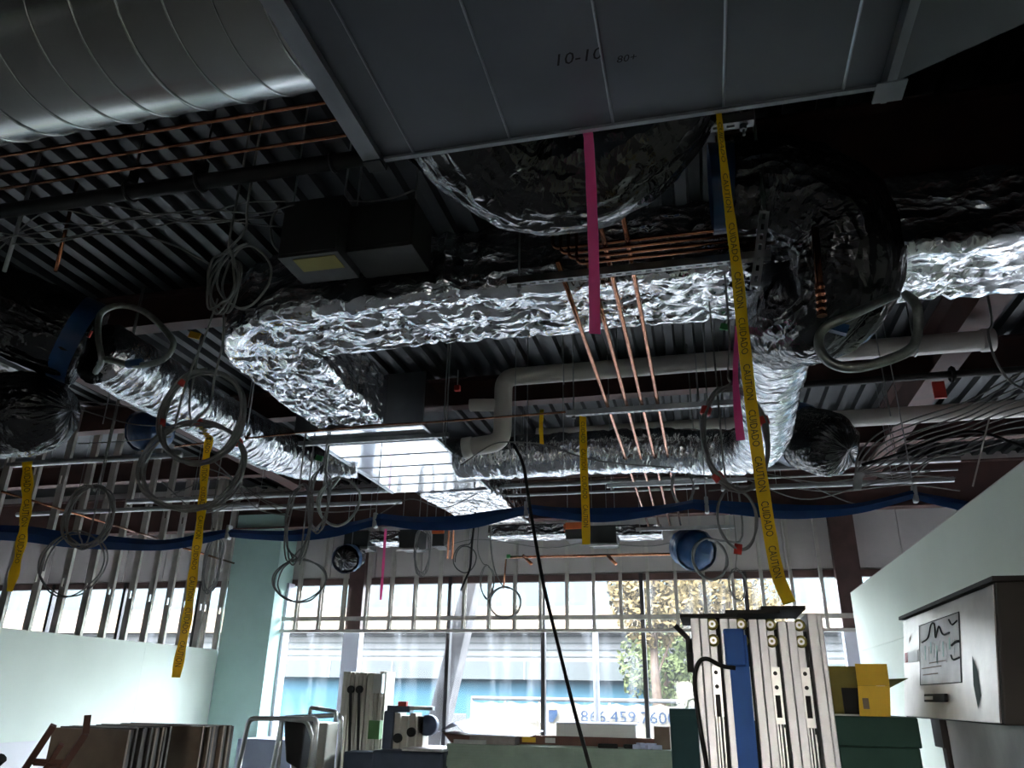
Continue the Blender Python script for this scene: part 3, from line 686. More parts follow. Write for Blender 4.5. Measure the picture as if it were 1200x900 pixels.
# copper pipes crossing at the black elbow
for i, (py, lab) in enumerate(((283, 'top'), (290, 'second'), (297, 'third'), (304, 'lowest'))):
    q = at(760, py - 4, Y=3.26)
    pts = [(-.60 + .04 * i, 3.26, q.z + .35), (-.60 + .04 * i, 3.26, q.z), (.48 - .01 * i, 3.26, q.z)]
    if i == 0: pts += [(.48, 3.2, q.z), ]
    pipe('copper_pipe', '%s of the four thin copper pipes crossing behind the pink ribbon' % lab, 'pipe', bend(pts, .04), .009, 'copper')
cu = thing('copper_riser', 'short fat copper riser with rings in front of the black elbow', 'pipe', at(962, 372, Y=2.98))
a = at(955, 268, Y=2.98); c = at(963, 368, Y=2.98)
MB().tube([a, c], .016, 10).build('riser', 'copper', cu, True)
for i in range(5):
    q = a.lerp(c, .68 + .08 * i); MB().tube([q - Vector((0, 0, .008)), q + Vector((0, 0, .008))], .021, 10).build('ring', 'copper', cu)
# white drain pipes
def pvc(label, pts, r, rr=.12):
    t_ = thing('drain_pipe', label, 'pipe', Vector(pts[0])); MB().tube(bend(pts, rr, 6), r, 16).build('run', 'pvc', t_, True)
    for p, q in ((pts[0], pts[1]), (pts[-1], pts[-2])):
        p, q = Vector(p), Vector(q); d = (q - p).normalized(); MB().tube([p, p + d * .09], r + .012, 16).build('coupling', 'pvc', t_, True)
    return t_
t_ = pvc('long white drain pipe crossing behind the foil duct with a drop leg', [(2.5, 6.52, 4.4), (-1.68, 6.52, 4.4), (-1.68, 6.52, 3.76), (-2.05, 6.52, 3.72)], .085)
b = MB(); b.tube(bend([(-1.68, 6.52, 4.12), (-1.95, 6.52, 4.14), (-2.0, 6.52, 4.14)], .05), .06, 14); b.build('branch', 'pvc', t_, True)
for x in (-.6, .8, 1.9): MB().ring((x, 6.52, 4.4), (1, 0, 0), .09, .008, 18, 5).build('strap', 'strut', t_); MB().cyl((x, 6.52, 4.49), (x, 6.52, 5.02), .006, 6).build('strap_rod', 'strut', t_)
pvc('white drain pipe crossing above the fan of grey cables at right', [(1.0, 7.75, 4.2), (4.2, 7.75, 4.2)], .085)
t_ = pvc('white drain pipe in shade above the cross run of foil duct', [(-1.6, 7.7, 4.2), (.6, 7.7, 4.2)], .07)
for x in (-1.2, .2): MB().cyl((x, 7.7, 4.26), (x, 7.7, 5.0), .006, 6).build('strap_rod', 'strut', t_)
# black pipe with red tag at right
a = at(880, 455, Y=7.3); c = at(1200, 440, Y=7.3)
bq = thing('black_steel_pipe', 'black steel pipe with red tag under the brown beam at right', 'pipe', a)
MB().cyl((a.x, 7.3, a.z), (c.x + .6, 7.3, a.z), .035, 12).build('run', 'black_pipe', bq, True)
p = at(1100, 455, Y=7.22); MB().box(p.x - .05, p.x + .05, 7.2, 7.225, p.z - .1, p.z + .06).build('tag', 'red', bq, label='red tag')
p = at(1118, 450, Y=7.3); MB().ring((p.x, 7.3, a.z), (1, 0, 0), .06, .02, 16, 6).build('clamp', 'black_metal', bq)
# steel conduits / tray rails towards the back
def conduit(label, xa, xb, ya, Y, r=.014, m='strut', nm='conduit'):
    a = at(xa, ya, Y=Y); c = at(xb, ya, Y=Y); t_ = thing(nm, label, 'conduit', ((a.x + c.x) / 2, Y, a.z)); MB().cyl((a.x, Y, a.z), (c.x, Y, a.z), r, 10).build('run', m, t_, True)
    n = max(2, int((c.x - a.x) / 1.6))
    for i in range(n):
        x = a.x + (c.x - a.x) * (i + .5) / n; MB().cyl((x, Y, a.z), (x, Y, 5.0), .004, 5).build('hanger_wire', 'strut', t_)
    return t_
for xa, xb, y, Y, r, lab in ((845, 1128, 551, 8.6, .03, 'upper steel conduit behind the lower end of the foil duct'), (845, 1120, 573, 8.7, .03, 'lower steel conduit above the blue band at right'),
                             (850, 1125, 562, 8.9, .012, 'thin conduit between the two steel conduits at right'), (545, 830, 572, 8.9, .03, 'steel conduit above the blue band, below the cross run of foil duct'),
                             (545, 820, 583, 9.1, .018, 'thin steel conduit just above the middle of the blue band'), (20, 300, 603, 8.2, .03, 'lower steel conduit beyond the bare studs at left'),
                             (150, 470, 588, 8.8, .035, 'upper pale conduit above the blue band at left'), (250, 470, 597, 9.0, .03, 'second pale conduit above the blue band at left'),
                             (10, 210, 545, 7.0, .035, 'pale conduit below the lower black bag at left')):
    conduit(lab, xa, xb, y, Y, r)
# long thin copper line below the foil duct
a = at(205, 523, Y=5.9); c = at(660, 485, Y=5.9)
pipe('copper_pipe', 'long thin copper line crossing just before the shiny box', 'pipe', [a, (-2.9, 5.9, ZD - .03), (-2.1, 5.9, ZD - .03), c + Vector((.4, 0, .02))], .009, 'copper', 6)
a = at(0, 577, X=XL + .05); c = at(185, 631, X=XL + .05)
pipe('copper_pipe', 'thin copper pipe sloping in front of the bare studs', 'pipe', [at(2, 576, X=-7.5), at(185, 631, X=-7.5)], .013, 'copper')
pipe('copper_pipe', 'short copper pipe through the far studs, beside the corner column', 'pipe', [at(215, 642, X=-7.56), at(274, 660, X=-7.56)], .016, 'copper')
# sprinkler line in front of the street wall
sk = thing('sprinkler_line', 'horizontal copper line with two angled sprinkler stubs above the windows', 'pipe', at(700, 655, Y=10.9))
a = at(598, 653, Y=10.9); c = at(796, 649, Y=10.9); MB().cyl(a, c, .019, 10).build('run', 'copper', sk, True)
for px in (613, 712):
    p = at(px, 651, Y=10.9); MB().tube([p, at(px + 10, 661, Y=10.8)], .024, 8).build('sprinkler_stub', 'copper', sk, True)
MB().cyl(p, (p.x, 10.9, 5.0), .005, 6).build('hanger_wire', 'strut', sk); MB().obox(at(596, 652, Y=10.9), .05, .05, .05).build('green_cap', 'green_tape', sk)
p = at(593, 655, Y=10.9); MB().tube([p, at(590, 690, Y=10.9)], .012, 8).build('drop', 'copper', sk, True)
dr = thing('copper_drop', 'pair of short copper pipe ends hanging above the windows', 'pipe', at(527, 655, Y=10.5))
for px in (524.5, 530): q = at(px, 655, Y=10.5); MB().cyl(q, (q.x, q.y, 4.98), .014, 8).build('pipe_end', 'copper', dr, True)
# far control boxes
for xa, xb, yt, yb_, red_, lab in ((467, 491, 620, 643, 0, 'far grey control box right of the pink ribbon tail'), (402, 432, 622, 643, 0, 'far grey control box beside the left steel column'),
                                   (506, 521, 618, 640, 1, 'far grey control box with orange top above the left windows'), (663, 690, 612, 632, 1, 'far grey control box with orange top left of the short yellow tape'),
                                   (692, 722, 615, 638, 0, 'far dark control box right of the short yellow tape')):
    t_ = tbox(lab, xa, xb, yt, yb_, 10.6, .35, sticker=False)
    a = at(xa, yb_, Y=10.6); c = at(xb, yt, Y=10.6)
    if red_: MB().box(a.x, c.x, 10.57, 10.6, c.z - .09, c.z).build('orange_panel', 'orange', t_)
    else: MB().box(a.x - .02, c.x + .02, 10.56, 10.6, a.z - .03, a.z).build('bottom_lip', 'label_white', t_)
# fire device far centre
p = at(536, 455, Y=7.6); fd = thing('fire_device', 'small red device beside the white branch pipe', 'device', p); MB().obox(p, .07, .05, .07).build('body', 'red', fd, bevel=.01); MB().cyl(p + Vector((0, 0, .03)), (p.x, p.y, 5.0), .006, 6).build('stem', 'strut', fd)

# ================================================================ tapes and ribbons
def ribbon(name, label, cat, pts, width, m, twist=None, text=None, tm='tape_black', k=10, tsize=None, group=None):
    P = catmull(pts, k); n = len(P); A = []; B = []; WD = []
    T, N = frames(P)
    for i in range(n):
        a = twist(i / (n - 1)) if twist else 0.
        wd = Vector((math.cos(a), math.sin(a), 0)); wd = (wd - T[i] * wd.dot(T[i])).normalized(); WD.append(wd)
        wob = .12 * math.sin(i * .9) * width
        A.append(P[i] - wd * width / 2 + Vector((0, wob, 0))); B.append(P[i] + wd * width / 2 - Vector((0, wob, 0)))
    t_ = thing(name, label, cat, P[-1], group)
    b = MB(); b.strip(A, B); off = [WD[i].cross(T[i]).normalized() * .0012 for i in range(n)]
    b.strip([p + o for p, o in zip(A, off)], [p + o for p, o in zip(B, off)]); b.build('strip', m, t_, True)
    if text:
        Ls = [0.]
        for i in range(1, n): Ls.append(Ls[-1] + (P[i] - P[i - 1]).length)
        tot = Ls[-1]; s_ = .04; words = text; wi = 0; size = tsize or width * .62
        while s_ < tot:
            vs, fs = text_geo(words[wi % len(words)], size); wl_ = max(v.x for v in vs)
            if s_ + wl_ > tot - .02: break
            out = []
            for v in vs:
                l = s_ + v.x; i = 0
                while i < n - 2 and Ls[i + 1] < l: i += 1
                f = (l - Ls[i]) / max(1e-6, Ls[i + 1] - Ls[i])
                pa = A[i].lerp(A[i + 1], f); pb = B[i].lerp(B[i + 1], f); q = .17 + .62 * (1 - v.y / (size * .75)) * 1.0
                p = pa.lerp(pb, 1 - q); e = (EYE - p).normalized() * .004
                out.append(p + e)
            MB().add(out, fs).build('lettering', tm, t_); s_ += wl_ + size * 1.2; wi += 1
    return t_
CT = ['CUIDADO', 'CAUTION']
e0 = at(842, 127, Y=1.945); e1 = at(925, 707, Y=2.84)
ribbon('caution_tape', 'longest yellow caution tape, from the sheet metal box down to the lift mast', 'tape',
       [e0, at(851, 215, Y=2.05), at(863, 310, Y=2.2), at(874, 420, Y=2.4), at(889, 540, Y=2.55), at(903, 630, Y=2.68), at(912, 675, Y=2.76), e1], .043, 'tape_yellow', twist=lambda s: 1.2 - 1.05 * min(1, s * 1.6), text=CT)
ribbon('caution_tape', 'yellow caution tape hanging in front of the bare studs, above the left wall', 'tape', [Vector((at(241, 540, Y=5.6).x, 5.6, 3.75)), at(241, 540, Y=5.6), at(236, 600, Y=5.6), at(228, 660, Y=5.6), at(219, 725, Y=5.6), at(206, 794, Y=5.6)], .07, 'tape_yellow', twist=lambda s: .15 + .5 * s * s, text=CT)
ribbon('caution_tape', 'short yellow caution tape below the lower black bag', 'tape', [at(32, 541, Y=4.7), at(31, 590, Y=4.7), at(24, 640, Y=4.72), at(11, 693, Y=4.75)], .075, 'tape_yellow', twist=lambda s: .5 - .5 * s, text=CT)
ribbon('caution_tape', 'yellow caution tape hanging from the strut behind the foil duct', 'tape', [at(683, 488, Y=5.5), at(684, 540, Y=5.5), at(686, 590, Y=5.5), at(687, 638, Y=5.5)], .06, 'tape_yellow', twist=lambda s: .7 - .6 * s, text=CT)
ribbon('caution_tape', 'tiny yellow tape beside the white drop pipe', 'tape', [at(635, 480, Y=6.3), at(634, 500, Y=6.3), at(635, 521, Y=6.3)], .035, 'tape_yellow', text=None)
ribbon('pink_ribbon', 'long pink ribbon hanging from the sheet metal box', 'ribbon', [Vector((at(690, 165, Y=1.97).x, 1.934, 3.25)), at(690, 165, Y=1.965), at(693, 225, Y=1.98), at(696, 310, Y=1.98), at(697, 391, Y=1.98)], .032, 'pink', twist=lambda s: .6 - .5 * min(1, s * 2))
ribbon('pink_ribbon', 'pink ribbon tied to the cable bundle beside the foil duct', 'ribbon', [at(866, 383, Y=3.8), at(862, 430, Y=3.8), at(864, 475, Y=3.8), at(868, 516, Y=3.8)], .042, 'pink', twist=lambda s: .5 + .4 * math.sin(s * 5))
ribbon('pink_ribbon', 'thin pink ribbon tail hanging before the left windows', 'ribbon', [Vector((at(451, 634, Y=10.).x, 10., 3.74)), at(451, 634, Y=10.), at(449, 665, Y=10.), at(446, 703, Y=10.)], .035, 'pink', twist=lambda s: .5)
# small coloured tags
for px, py, Y, w_, h_, m, lab in ((228, 393, 4.6, .1, .05, 'orange_tag', 'small orange tag near the cables left of the foil duct'), (103, 391, 4.0, .06, .05, 'red', 'small red tape scrap on the upper black bag'),
                                  (849, 383, 4.4, .05, .04, 'green_tape', 'small green tape scrap below the foil duct'), (168, 526, 7.0, .08, .06, 'orange_tag', 'small orange tag below the left foil duct'),
                                  (374, 537, 6.2, .07, .05, 'green_tape', 'small green tape scrap on the left foil duct')):
    p = at(px, py, Y=Y); one(MB().obox(p, w_, .012, h_, Matrix.Rotation(.3, 3, 'Y')), 'tag', m, lab, 'tag')

# ================================================================ blue band
YBB = 6.6
BN = [(-12, 615, 632), (30, 616, 635), (75, 623, 641), (130, 628, 644), (190, 632, 645), (240, 625, 636), (268, 620, 629), (300, 621, 632), (345, 622, 634), (395, 614, 628), (432, 606, 618), (447, 602, 615), (495, 605, 621), (545, 604, 620), (585, 597, 611),
      (620, 591, 602), (660, 594, 608), (700, 596, 612), (755, 594, 606), (812, 585, 596), (846, 586, 601), (900, 591, 607), (955, 592, 607), (1010, 588, 601), (1070, 575, 584), (1100, 580, 592), (1150, 592, 605)]
bb = thing('blue_band', 'long dark blue fabric band sagging across the room above the windows', 'fabric band', at(560, 620, Y=YBB))
cuts = [0, 6, 11, 15, 19, 24, len(BN) - 1]
for a, c in zip(cuts[:-1], cuts[1:]):
    seg = BN[a:c + 1]
    up_ = catmull([at(x, y0, Y=YBB) for x, y0, y1 in seg], 6); lo = catmull([at(x, y1, Y=YBB) for x, y0, y1 in seg], 6)
    b = MB(); n = len(up_); A = [p + Vector((0, .03 * math.sin(i * .35), 0)) for i, p in enumerate(up_)]; M_ = []; B_ = []
    for i in range(n):
        M_.append(up_[i].lerp(lo[i], .5) + Vector((0, -.035, 0))); B_.append(lo[i] + Vector((0, .01 * math.sin(i * .5), 0)))
    b.strip(A, M_); b.strip(M_, B_); b.strip([p + Vector((0, .012, 0)) for p in A], [p + Vector((0, .012, 0)) for p in B_])
    b.build('band_length', 'blue_band', bb, True)
for px, py in ((268, 624), (440, 610), (617, 597), (828, 592), (1072, 579)):
    p = at(px, py, Y=YBB); b = MB(); b.obox(p, .035, .07, .14); b.build('clip', 'strut', bb, bevel=.01); MB().cyl(p, (p.x, p.y, 3.795 if -3.45 < p.x < -2.29 else 5.0), .005, 5).build('hanger_wire', 'strut', bb)

# ================================================================ cables
random.seed(11)
def pxpath(pts, Y):
    """pixel polyline at depth Y (a third entry overrides the depth)"""
    return [at(p[0], p[1], Y=p[2] if len(p) > 2 else Y) for p in pts]
def cable(label, pts, Y, r=.005, m='cable_grey', k=8, cat='cable', nm='cable', to_deck=False, group=None):
    P = pxpath(pts, Y)
    if to_deck: P = [Vector((P[0].x, P[0].y, 5.0))] + P
    return one(MB().tube(catmull(P, k), r, 6), nm, m, label, cat, group, True)
def topz(x, y):
    """underside of what hangs above a point"""
    if -3.5 < x < -2.25 and 5.9 < y < 8.35: return 3.79
    if -3.3 < x < -2.0 and 8.3 <= y < 10.3: return 3.74
    if -3.3 < x < 4 and 3.75 < y < 4.6: return 3.79
    return 4.99
def coil(label, px, py, Y, rx, ry, turns, r=.006, m='cable_grey', feed=None, jit=.06, tilt=.25, wraps=(), wm='red', drift=(0, 0), nm='cable_coil'):
    """loops of one cable hanging in a bundle; feed = pixel points the cable comes down from"""
    c = at(px, py, Y=Y); sx = at(px + 10, py, Y=Y); k = (sx - c).length / 10
    t_ = thing(nm, label, 'cable coil', c - Vector((0, 0, ry * k)))
    pts = []
    if feed:
        F = pxpath(feed, Y); zt0 = topz(F[0].x, F[0].y); pts += [Vector((F[0].x, F[0].y, zt0)), Vector((F[0].x, F[0].y, (F[0].z + zt0) / 2))] + F
    n = 14; a0 = PI / 2
    for i in range(int(turns * n) + 1):
        a = a0 + 2 * PI * i / n; j = 1 + jit * math.sin(i * 1.7 + turns) * .6 + jit * noise.noise(Vector((i * .3, turns, px)))
        s = i / (turns * n)
        pts.append(c + Vector((math.cos(a) * rx * k * j + drift[0] * k * s, math.cos(a) * rx * k * tilt + (s - .5) * .07, math.sin(a) * ry * k * j + drift[1] * k * s)))
    P = catmull(pts, 4); b = MB(); b.tube(P, r, 6); b.build('cable', m, t_, True)
    for wa in wraps:
        q = c + Vector((math.cos(wa) * rx * k, math.cos(wa) * rx * k * tilt, math.sin(wa) * ry * k)); tn = Vector((-math.sin(wa) * rx, 0, math.cos(wa) * ry)).normalized()
        b = MB(); b.tube([q - tn * .02, q + tn * .02], .028, 8); b.build('tape_wrap', wm, t_, True)
    return t_
# upper left: sagging bundles under the deck
for i, pts in enumerate(([(-20, 262), (60, 245), (140, 258), (230, 246), (300, 250), (345, 240)], [(-20, 282), (50, 272), (120, 262), (200, 250), (290, 262), (330, 266)], [(-20, 270), (70, 280), (160, 256), (240, 262), (330, 250)],
                         [(-20, 290), (60, 262), (150, 270), (230, 254), (285, 238), (335, 236)], [(-10, 300), (50, 250), (120, 240), (220, 258), (310, 256)])):
    cable('thin grey cable sagging below the black pipe at upper left', pts, 3.3 + .06 * i, .005, group='cable bundle at upper left')
cable('pale cable arching from the left edge to the hanging coil at upper left', [(15, 286), (60, 285), (110, 275), (160, 276), (205, 288), (250, 312)], 3.25, .006)
cable('grey cable looping left of the stickered control box', [(328, 240), (318, 260), (320, 285), (332, 300)], 3.4, .008)
cable('pale cable hanging under the plain control box', [(403, 234), (430, 236), (460, 232), (488, 222)], 3.44, .006)
coil('knotted grey cable hank hanging left of the stickered control box', 262, 330, 3.25, 13, 33, 4, .007, feed=[(290, 240), (288, 268), (272, 288), (262, 300)], jit=.2)
coil('open cable loop beside the knotted hank left of the foil duct', 288, 325, 3.35, 24, 36, 1.6, .007, feed=[(268, 290), (282, 288)], jit=.1)
cable('left of two cables dropping from the hank to the big coil', [(255, 350), (240, 395), (225, 430), (212, 470), (205, 500)], 3.9, .007)
cable('right of two cables dropping from the hank to the big coil', [(262, 350), (261, 400), (252, 440), (245, 475), (222, 500)], 3.9, .007)
coil('big grey cable coil hanging in front of the left foil duct', 237, 488, 4.0, 40, 50, 7, .007, wraps=(2.3, 3.3), jit=.05)
coil('lower big grey cable coil below the first one at left', 226, 545, 4.05, 50, 46, 7, .007, feed=[(222, 470), (224, 492)], wraps=(.6, 1.6), jit=.07)
coil('dark thick cable coil hanging before the bare studs', 104, 605, 5.2, 22, 30, 6, .007, 'cable_grey', feed=[(122, 540), (112, 575)], jit=.1)
coil('thin open cable coil hanging lowest before the bare studs', 85, 661, 5.2, 30, 31, 2.3, .006, feed=[(104, 630), (95, 632)], jit=.06)
coil('narrow cable hank hanging beside the teal corner column', 249, 660, 8.5, 8, 28, 4, .007, feed=[(249, 600), (250, 630)], jit=.12)
coil('long narrow cable hank left of the blue band clip', 350, 612, 6.0, 12, 40, 4, .007, feed=[(352, 560), (350, 574)], jit=.15)
coil('second long narrow cable hank behind the first near the corner column', 374, 585, 6.2, 10, 33, 4, .007, feed=[(380, 545), (376, 555)], jit=.15)
coil('round thin cable coil hanging below the long hank', 352, 680, 6.4, 26, 22, 2.4, .007, feed=[(353, 645), (352, 660)], jit=.07)
coil('arched dark cable loop right of the long hanks', 397, 588, 6.4, 21, 26, 1.5, .012, 'flex_conduit', feed=[(380, 570), (385, 575)], jit=.05)
coil('slim cable hank hanging left of the copper pipe ends', 495, 645, 9.6, 8, 26, 4, .007, feed=[(500, 608), (497, 622)], jit=.15)
coil('round cable coil hanging before the window panes', 592, 706, 9.2, 17, 17, 3, .008, feed=[(575, 640), (580, 668), (588, 685)], jit=.04)
coil('small stretched cable loop left of the round window coil', 571, 682, 9.2, 7, 18, 2, .007, feed=[(560, 645), (566, 660)], jit=.1)
coil('cable loop with red connector hanging left of the window coils', 545, 655, 9.3, 12, 15, 1.3, .008, 'cable_dark', feed=[(556, 610), (552, 635)], jit=.05)
cable('black drop cord with plug hanging in front of the left panes', [(557, 600), (553, 640), (551, 665), (545, 680), (540, 692)], 9.2, .014, 'black_metal')
coil('large cable coil with red tape hanging beside the long caution tape', 862, 513, 3.9, 38, 66, 8, .0065, feed=[(850, 330), (855, 400), (853, 440)], wraps=(2.6, .35, 4.0), jit=.06)
coil('thin cable loop hanging below the large coil at right', 864, 607, 4.2, 23, 38, 2.2, .006, feed=[(850, 560), (860, 570)], jit=.05, wraps=(4.6,))
coil('cable coil around the blue duct stub above the windows', 832, 655, 9.7, 20, 24, 3, .014, feed=[(870, 628), (850, 634)], jit=.06)
coil('thin wire hank hanging before the upper right panes', 864, 685, 9.6, 10, 18, 3, .006, feed=[(863, 640), (862, 662)], jit=.15)
coil('thin wire hank tangled above the blue band near its right clip', 800, 570, 7.4, 12, 25, 3, .007, feed=[(815, 540), (808, 548)], jit=.2)
# flexible metal conduit loops
cable('loop of grey flexible conduit with blue end beside the left black bag', [(112, 436, 3.85), (119, 422), (115, 395), (118, 368), (140, 358), (170, 366), (196, 390), (203, 405), (190, 422), (160, 428), (124, 421)], 3.7, .020, 'flex_conduit', nm='conduit_loop', cat='conduit')
cl_ = [o for o in COL.objects if o.name == 'conduit_loop'][0]; p = at(158, 426, Y=3.7); MB().tube([p - Vector((.05, 0, 0)), p + Vector((.05, 0, 0))], .028, 10).build('tape_wrap', 'blue_tape', cl_, True, label='blue tape wrap')
cable('loop of grey flexible conduit hanging from the black elbow at right', [(1062, 345, 3.25), (1074, 358), (1076, 385), (1068, 408), (1040, 422), (1000, 431), (972, 424), (960, 405), (966, 385), (1000, 368), (1050, 345, 3.25)], 3.05, .021, 'flex_conduit', nm='conduit_loop', cat='conduit')
cl_ = [o for o in COL.objects if o.name == 'conduit_loop.001'][0]; p = at(983, 385, Y=3.06); MB().obox(p, .07, .03, .04, Matrix.Rotation(.4, 3, 'Y')).build('connector', 'blue_tape', cl_, label='small blue connector')
# fan of cables at right
for i in range(11):
    s_ = 1 - i * .075; j = random.uniform(-4, 4)
    cable('grey cable in the fan sweeping down from the right edge', [(1220, 425 + i * 9 + j), (1175, 448 + i * 7), (1130 + j, 472 + i * 6), (1075 + i * 2, 490 + i * 5 + j), (1030 + i * 4, 508 + i * 5), (1008 + i * 4 + j * .5, 532 + i * 3), (1002 + i * 1.2, 556), (1000 + i * .8, 574)], 6.9 + .04 * i, .007, group='fan of grey cables at right')
cable('single long cable looping down at the right edge', [(1160, 360), (1158, 390), (1166, 420), (1185, 448), (1215, 462)], 5.0, .008, to_deck=True)
cable('thick black cable crossing in front of the fan at right', [(1010, 545), (1060, 530), (1110, 512), (1150, 507), (1215, 530)], 6.9, .014, 'black_metal')
cable('pale cord dropping through the fan of cables at right', [(1160, 488), (1152, 520), (1146, 545), (1140, 570)], 6.8, .007, 'pvc')
for i, (pts, Y) in enumerate((([(820, 560), (880, 553), (960, 565), (1040, 556), (1120, 560)], 8.6), ([(830, 575), (900, 570), (980, 576), (1060, 568), (1125, 575)], 8.7), ([(810, 548), (870, 560), (940, 585), (1010, 570), (1090, 552)], 8.6), ([(845, 566), (920, 560), (1000, 590), (1045, 590)], 8.7))):
    cable('thin grey cable draped along the conduits at right', pts, Y, .007, group='cables draped along the right conduits')
for i, (pts, Y) in enumerate((([(200, 580), (260, 560), (320, 590), (380, 600), (440, 596)], 6.6), ([(230, 545), (270, 560), (300, 595), (340, 605)], 6.7), ([(250, 540), (290, 575), (330, 600)], 6.65), ([(180, 590), (250, 600), (300, 570), (350, 580), (400, 570)], 6.75), ([(440, 605), (480, 585), (520, 595), (560, 578)], 7.6), ([(190, 565), (230, 598), (270, 590), (310, 575)], 6.55))):
    cable('thin grey cable draped among the hanks above the blue band at left', pts, Y, .006, group='cables draped above the blue band at left')
for i, pts in enumerate(([(90, 470), (140, 475), (190, 488)], [(95, 480), (150, 496), (200, 500)], [(92, 520), (150, 517), (200, 512)])):
    cable('thin grey cable strung right of the lower black bag', pts, 5.0, .005, group='cables strung beside the lower bag')
cable('thin pale wire strung across above the window head', [(405, 642), (450, 640), (500, 644), (560, 632), (640, 642), (690, 636), (760, 640), (800, 632)], 10.57, .006)
cable('dark cord leaving the top of the long hanging power cord', [(540, 545), (575, 522), (600, 518), (640, 522), (700, 540), (790, 548)], 5.9, .006)
pc = thing('power_cord', 'long black power cord slanting down in front of the windows', 'cord', at(692, 905, Y=5.2))
MB().tube(catmull(pxpath([(602, 521, 5.9), (613, 545, 5.85), (622, 600, 5.8), (636, 680, 5.7), (655, 760, 5.55), (675, 840, 5.4), (700, 930, 5.2)], 5.5), 8), .013, 8).build('cord', 'black_metal', pc, True)
p = at(603, 522, Y=5.9); MB().cyl(p, (p.x, p.y, 5.0), .004, 5).build('support_wire', 'strut', pc)
# hanger wires reaching the deck
for px, py, Y in ((297, 455, 5.0), (527, 425, 5.2), (524, 480, 6.0), (660, 400, 5.2), (823, 380, 4.9), (815, 420, 5.4), (1035, 440, 6.2), (660, 480, 6.9), (130, 455, 5.6), (118, 560, 7.2)):
    p = at(px, py, Y=Y); one(MB().cyl((p.x, p.y, p.z - .35), (p.x, p.y, 5.0), .005, 6), 'hanger_wire', 'strut', 'thin steel hanger wire dropping from the roof deck', 'wire', 'hanger wires from the deck')

# ================================================================ floor level
random.seed(5)
def mast(name, label, x0, x1, Y, ztop, nsec, m, detail=True, depth=.32, base=True):
    """stowed telescoping lift mast: nested aluminium sections with sheaves and cables"""
    wd = (x1 - x0) / (nsec + .55); t_ = thing(name, label, 'lift', ((x0 + x1) / 2, Y, 0))
    for i in range(nsec):
        a = x0 + i * wd; zt = ztop - .006 * i; yo = Y + .02 * i
        s = thing_part = MB()
        s.box(a, a + wd * .30, yo, yo + depth, .25, zt); s.box(a + wd * .315, a + wd * .60, yo + .004, yo + depth, .25, zt)
        s.box(a + wd * .60, a + wd * .86, yo + .03, yo + depth, .25, zt - .004)
        sec = s.build('mast_section', m, t_, bevel=.003)
        MB().box(a + wd * .86, a + wd * 1.0, yo + .06, yo + depth, .25, zt - .03).build('painted_gap_shade', 'black_metal', sec)  # black strip paints the shade in the gap between sections
        if detail:
            for dx in (.64, .71, .78, .85): MB().box(a + wd * dx, a + wd * (dx + .03), yo + .018, yo + .03, .25, ztop - .32 - .02 * i).build('rib', 'aluminium_edge', sec)
            cx = a + wd * .74
            for j, dz in enumerate((.03, .085)):
                q = Vector((cx, yo + .012, ztop - dz)); b = MB(); b.tube([q + Vector((0, .014, 0)), q], .021, 16); b.build('sheave', 'aluminium_edge', sec); b = MB(); b.ring(q, (0, 1, 0), .016, .005, 16, 5); b.tube([q, q - Vector((0, .006, 0))], .005, 8); b.build('sheave_pin', 'olive_box', sec)
            MB().box(cx - .016, cx + .016, yo + .012, yo + .03, ztop - .33 - .01 * i, ztop - .17).build('cable_block', 'aluminium_edge', sec)
            for dz in (.19, .235): q = Vector((cx, yo + .01, ztop - dz)); MB().tube([q + Vector((0, .01, 0)), q], .007, 10).build('bolt', 'black_metal', sec)
            MB().box(cx - .008, cx + .008, yo + .004, yo + .012, ztop - .33, ztop - .26).build('cable_stop', 'black_metal', sec)
            for dx in (-.005, .005): MB().cyl((cx + dx, yo + .014, .3), (cx + dx, yo + .014, ztop - .3), .0022, 5).build('lift_cable', 'black_metal', sec)
    a = x0 + nsec * wd
    MB().box(a, a + wd * .34, Y + .05, Y + depth + .06, .25, ztop + .008).build('outer_rail', m, t_, bevel=.003); MB().box(a + wd * .36, a + wd * .53, Y + .07, Y + depth + .06, .25, ztop + .006).build('outer_rail', m, t_, bevel=.003)
    if base:
        MB().box(x0 - .02, x1 + .02, Y, Y + depth + .08, .1, .25).build('base', 'black_metal', t_, bevel=.01)
        for sx in (x0 - .05, x1 + .05): MB().box(sx - .03, sx + .03, Y - .35, Y + depth + .4, .05, .11).build('base_leg', 'aluminium_edge', t_)
        for sx in (x0 - .05, x1 + .05):
            for sy in (Y - .3, Y + depth + .35): MB().tube([(sx - .02, sy, .05), (sx + .02, sy, .05)], .05, 14).build('caster', 'black_metal', t_)
    return t_
L1 = at(809, 724, Y=2.9); L2 = at(966, 713, Y=2.9); ZT = L1.z + .01
m1_ = mast('lift_mast', 'tall stowed aluminium lift mast with blue foam strip, in the right foreground', L1.x, L2.x, 2.9, ZT, 4, 'aluminium')
wd = (L2.x - L1.x) / 4.55
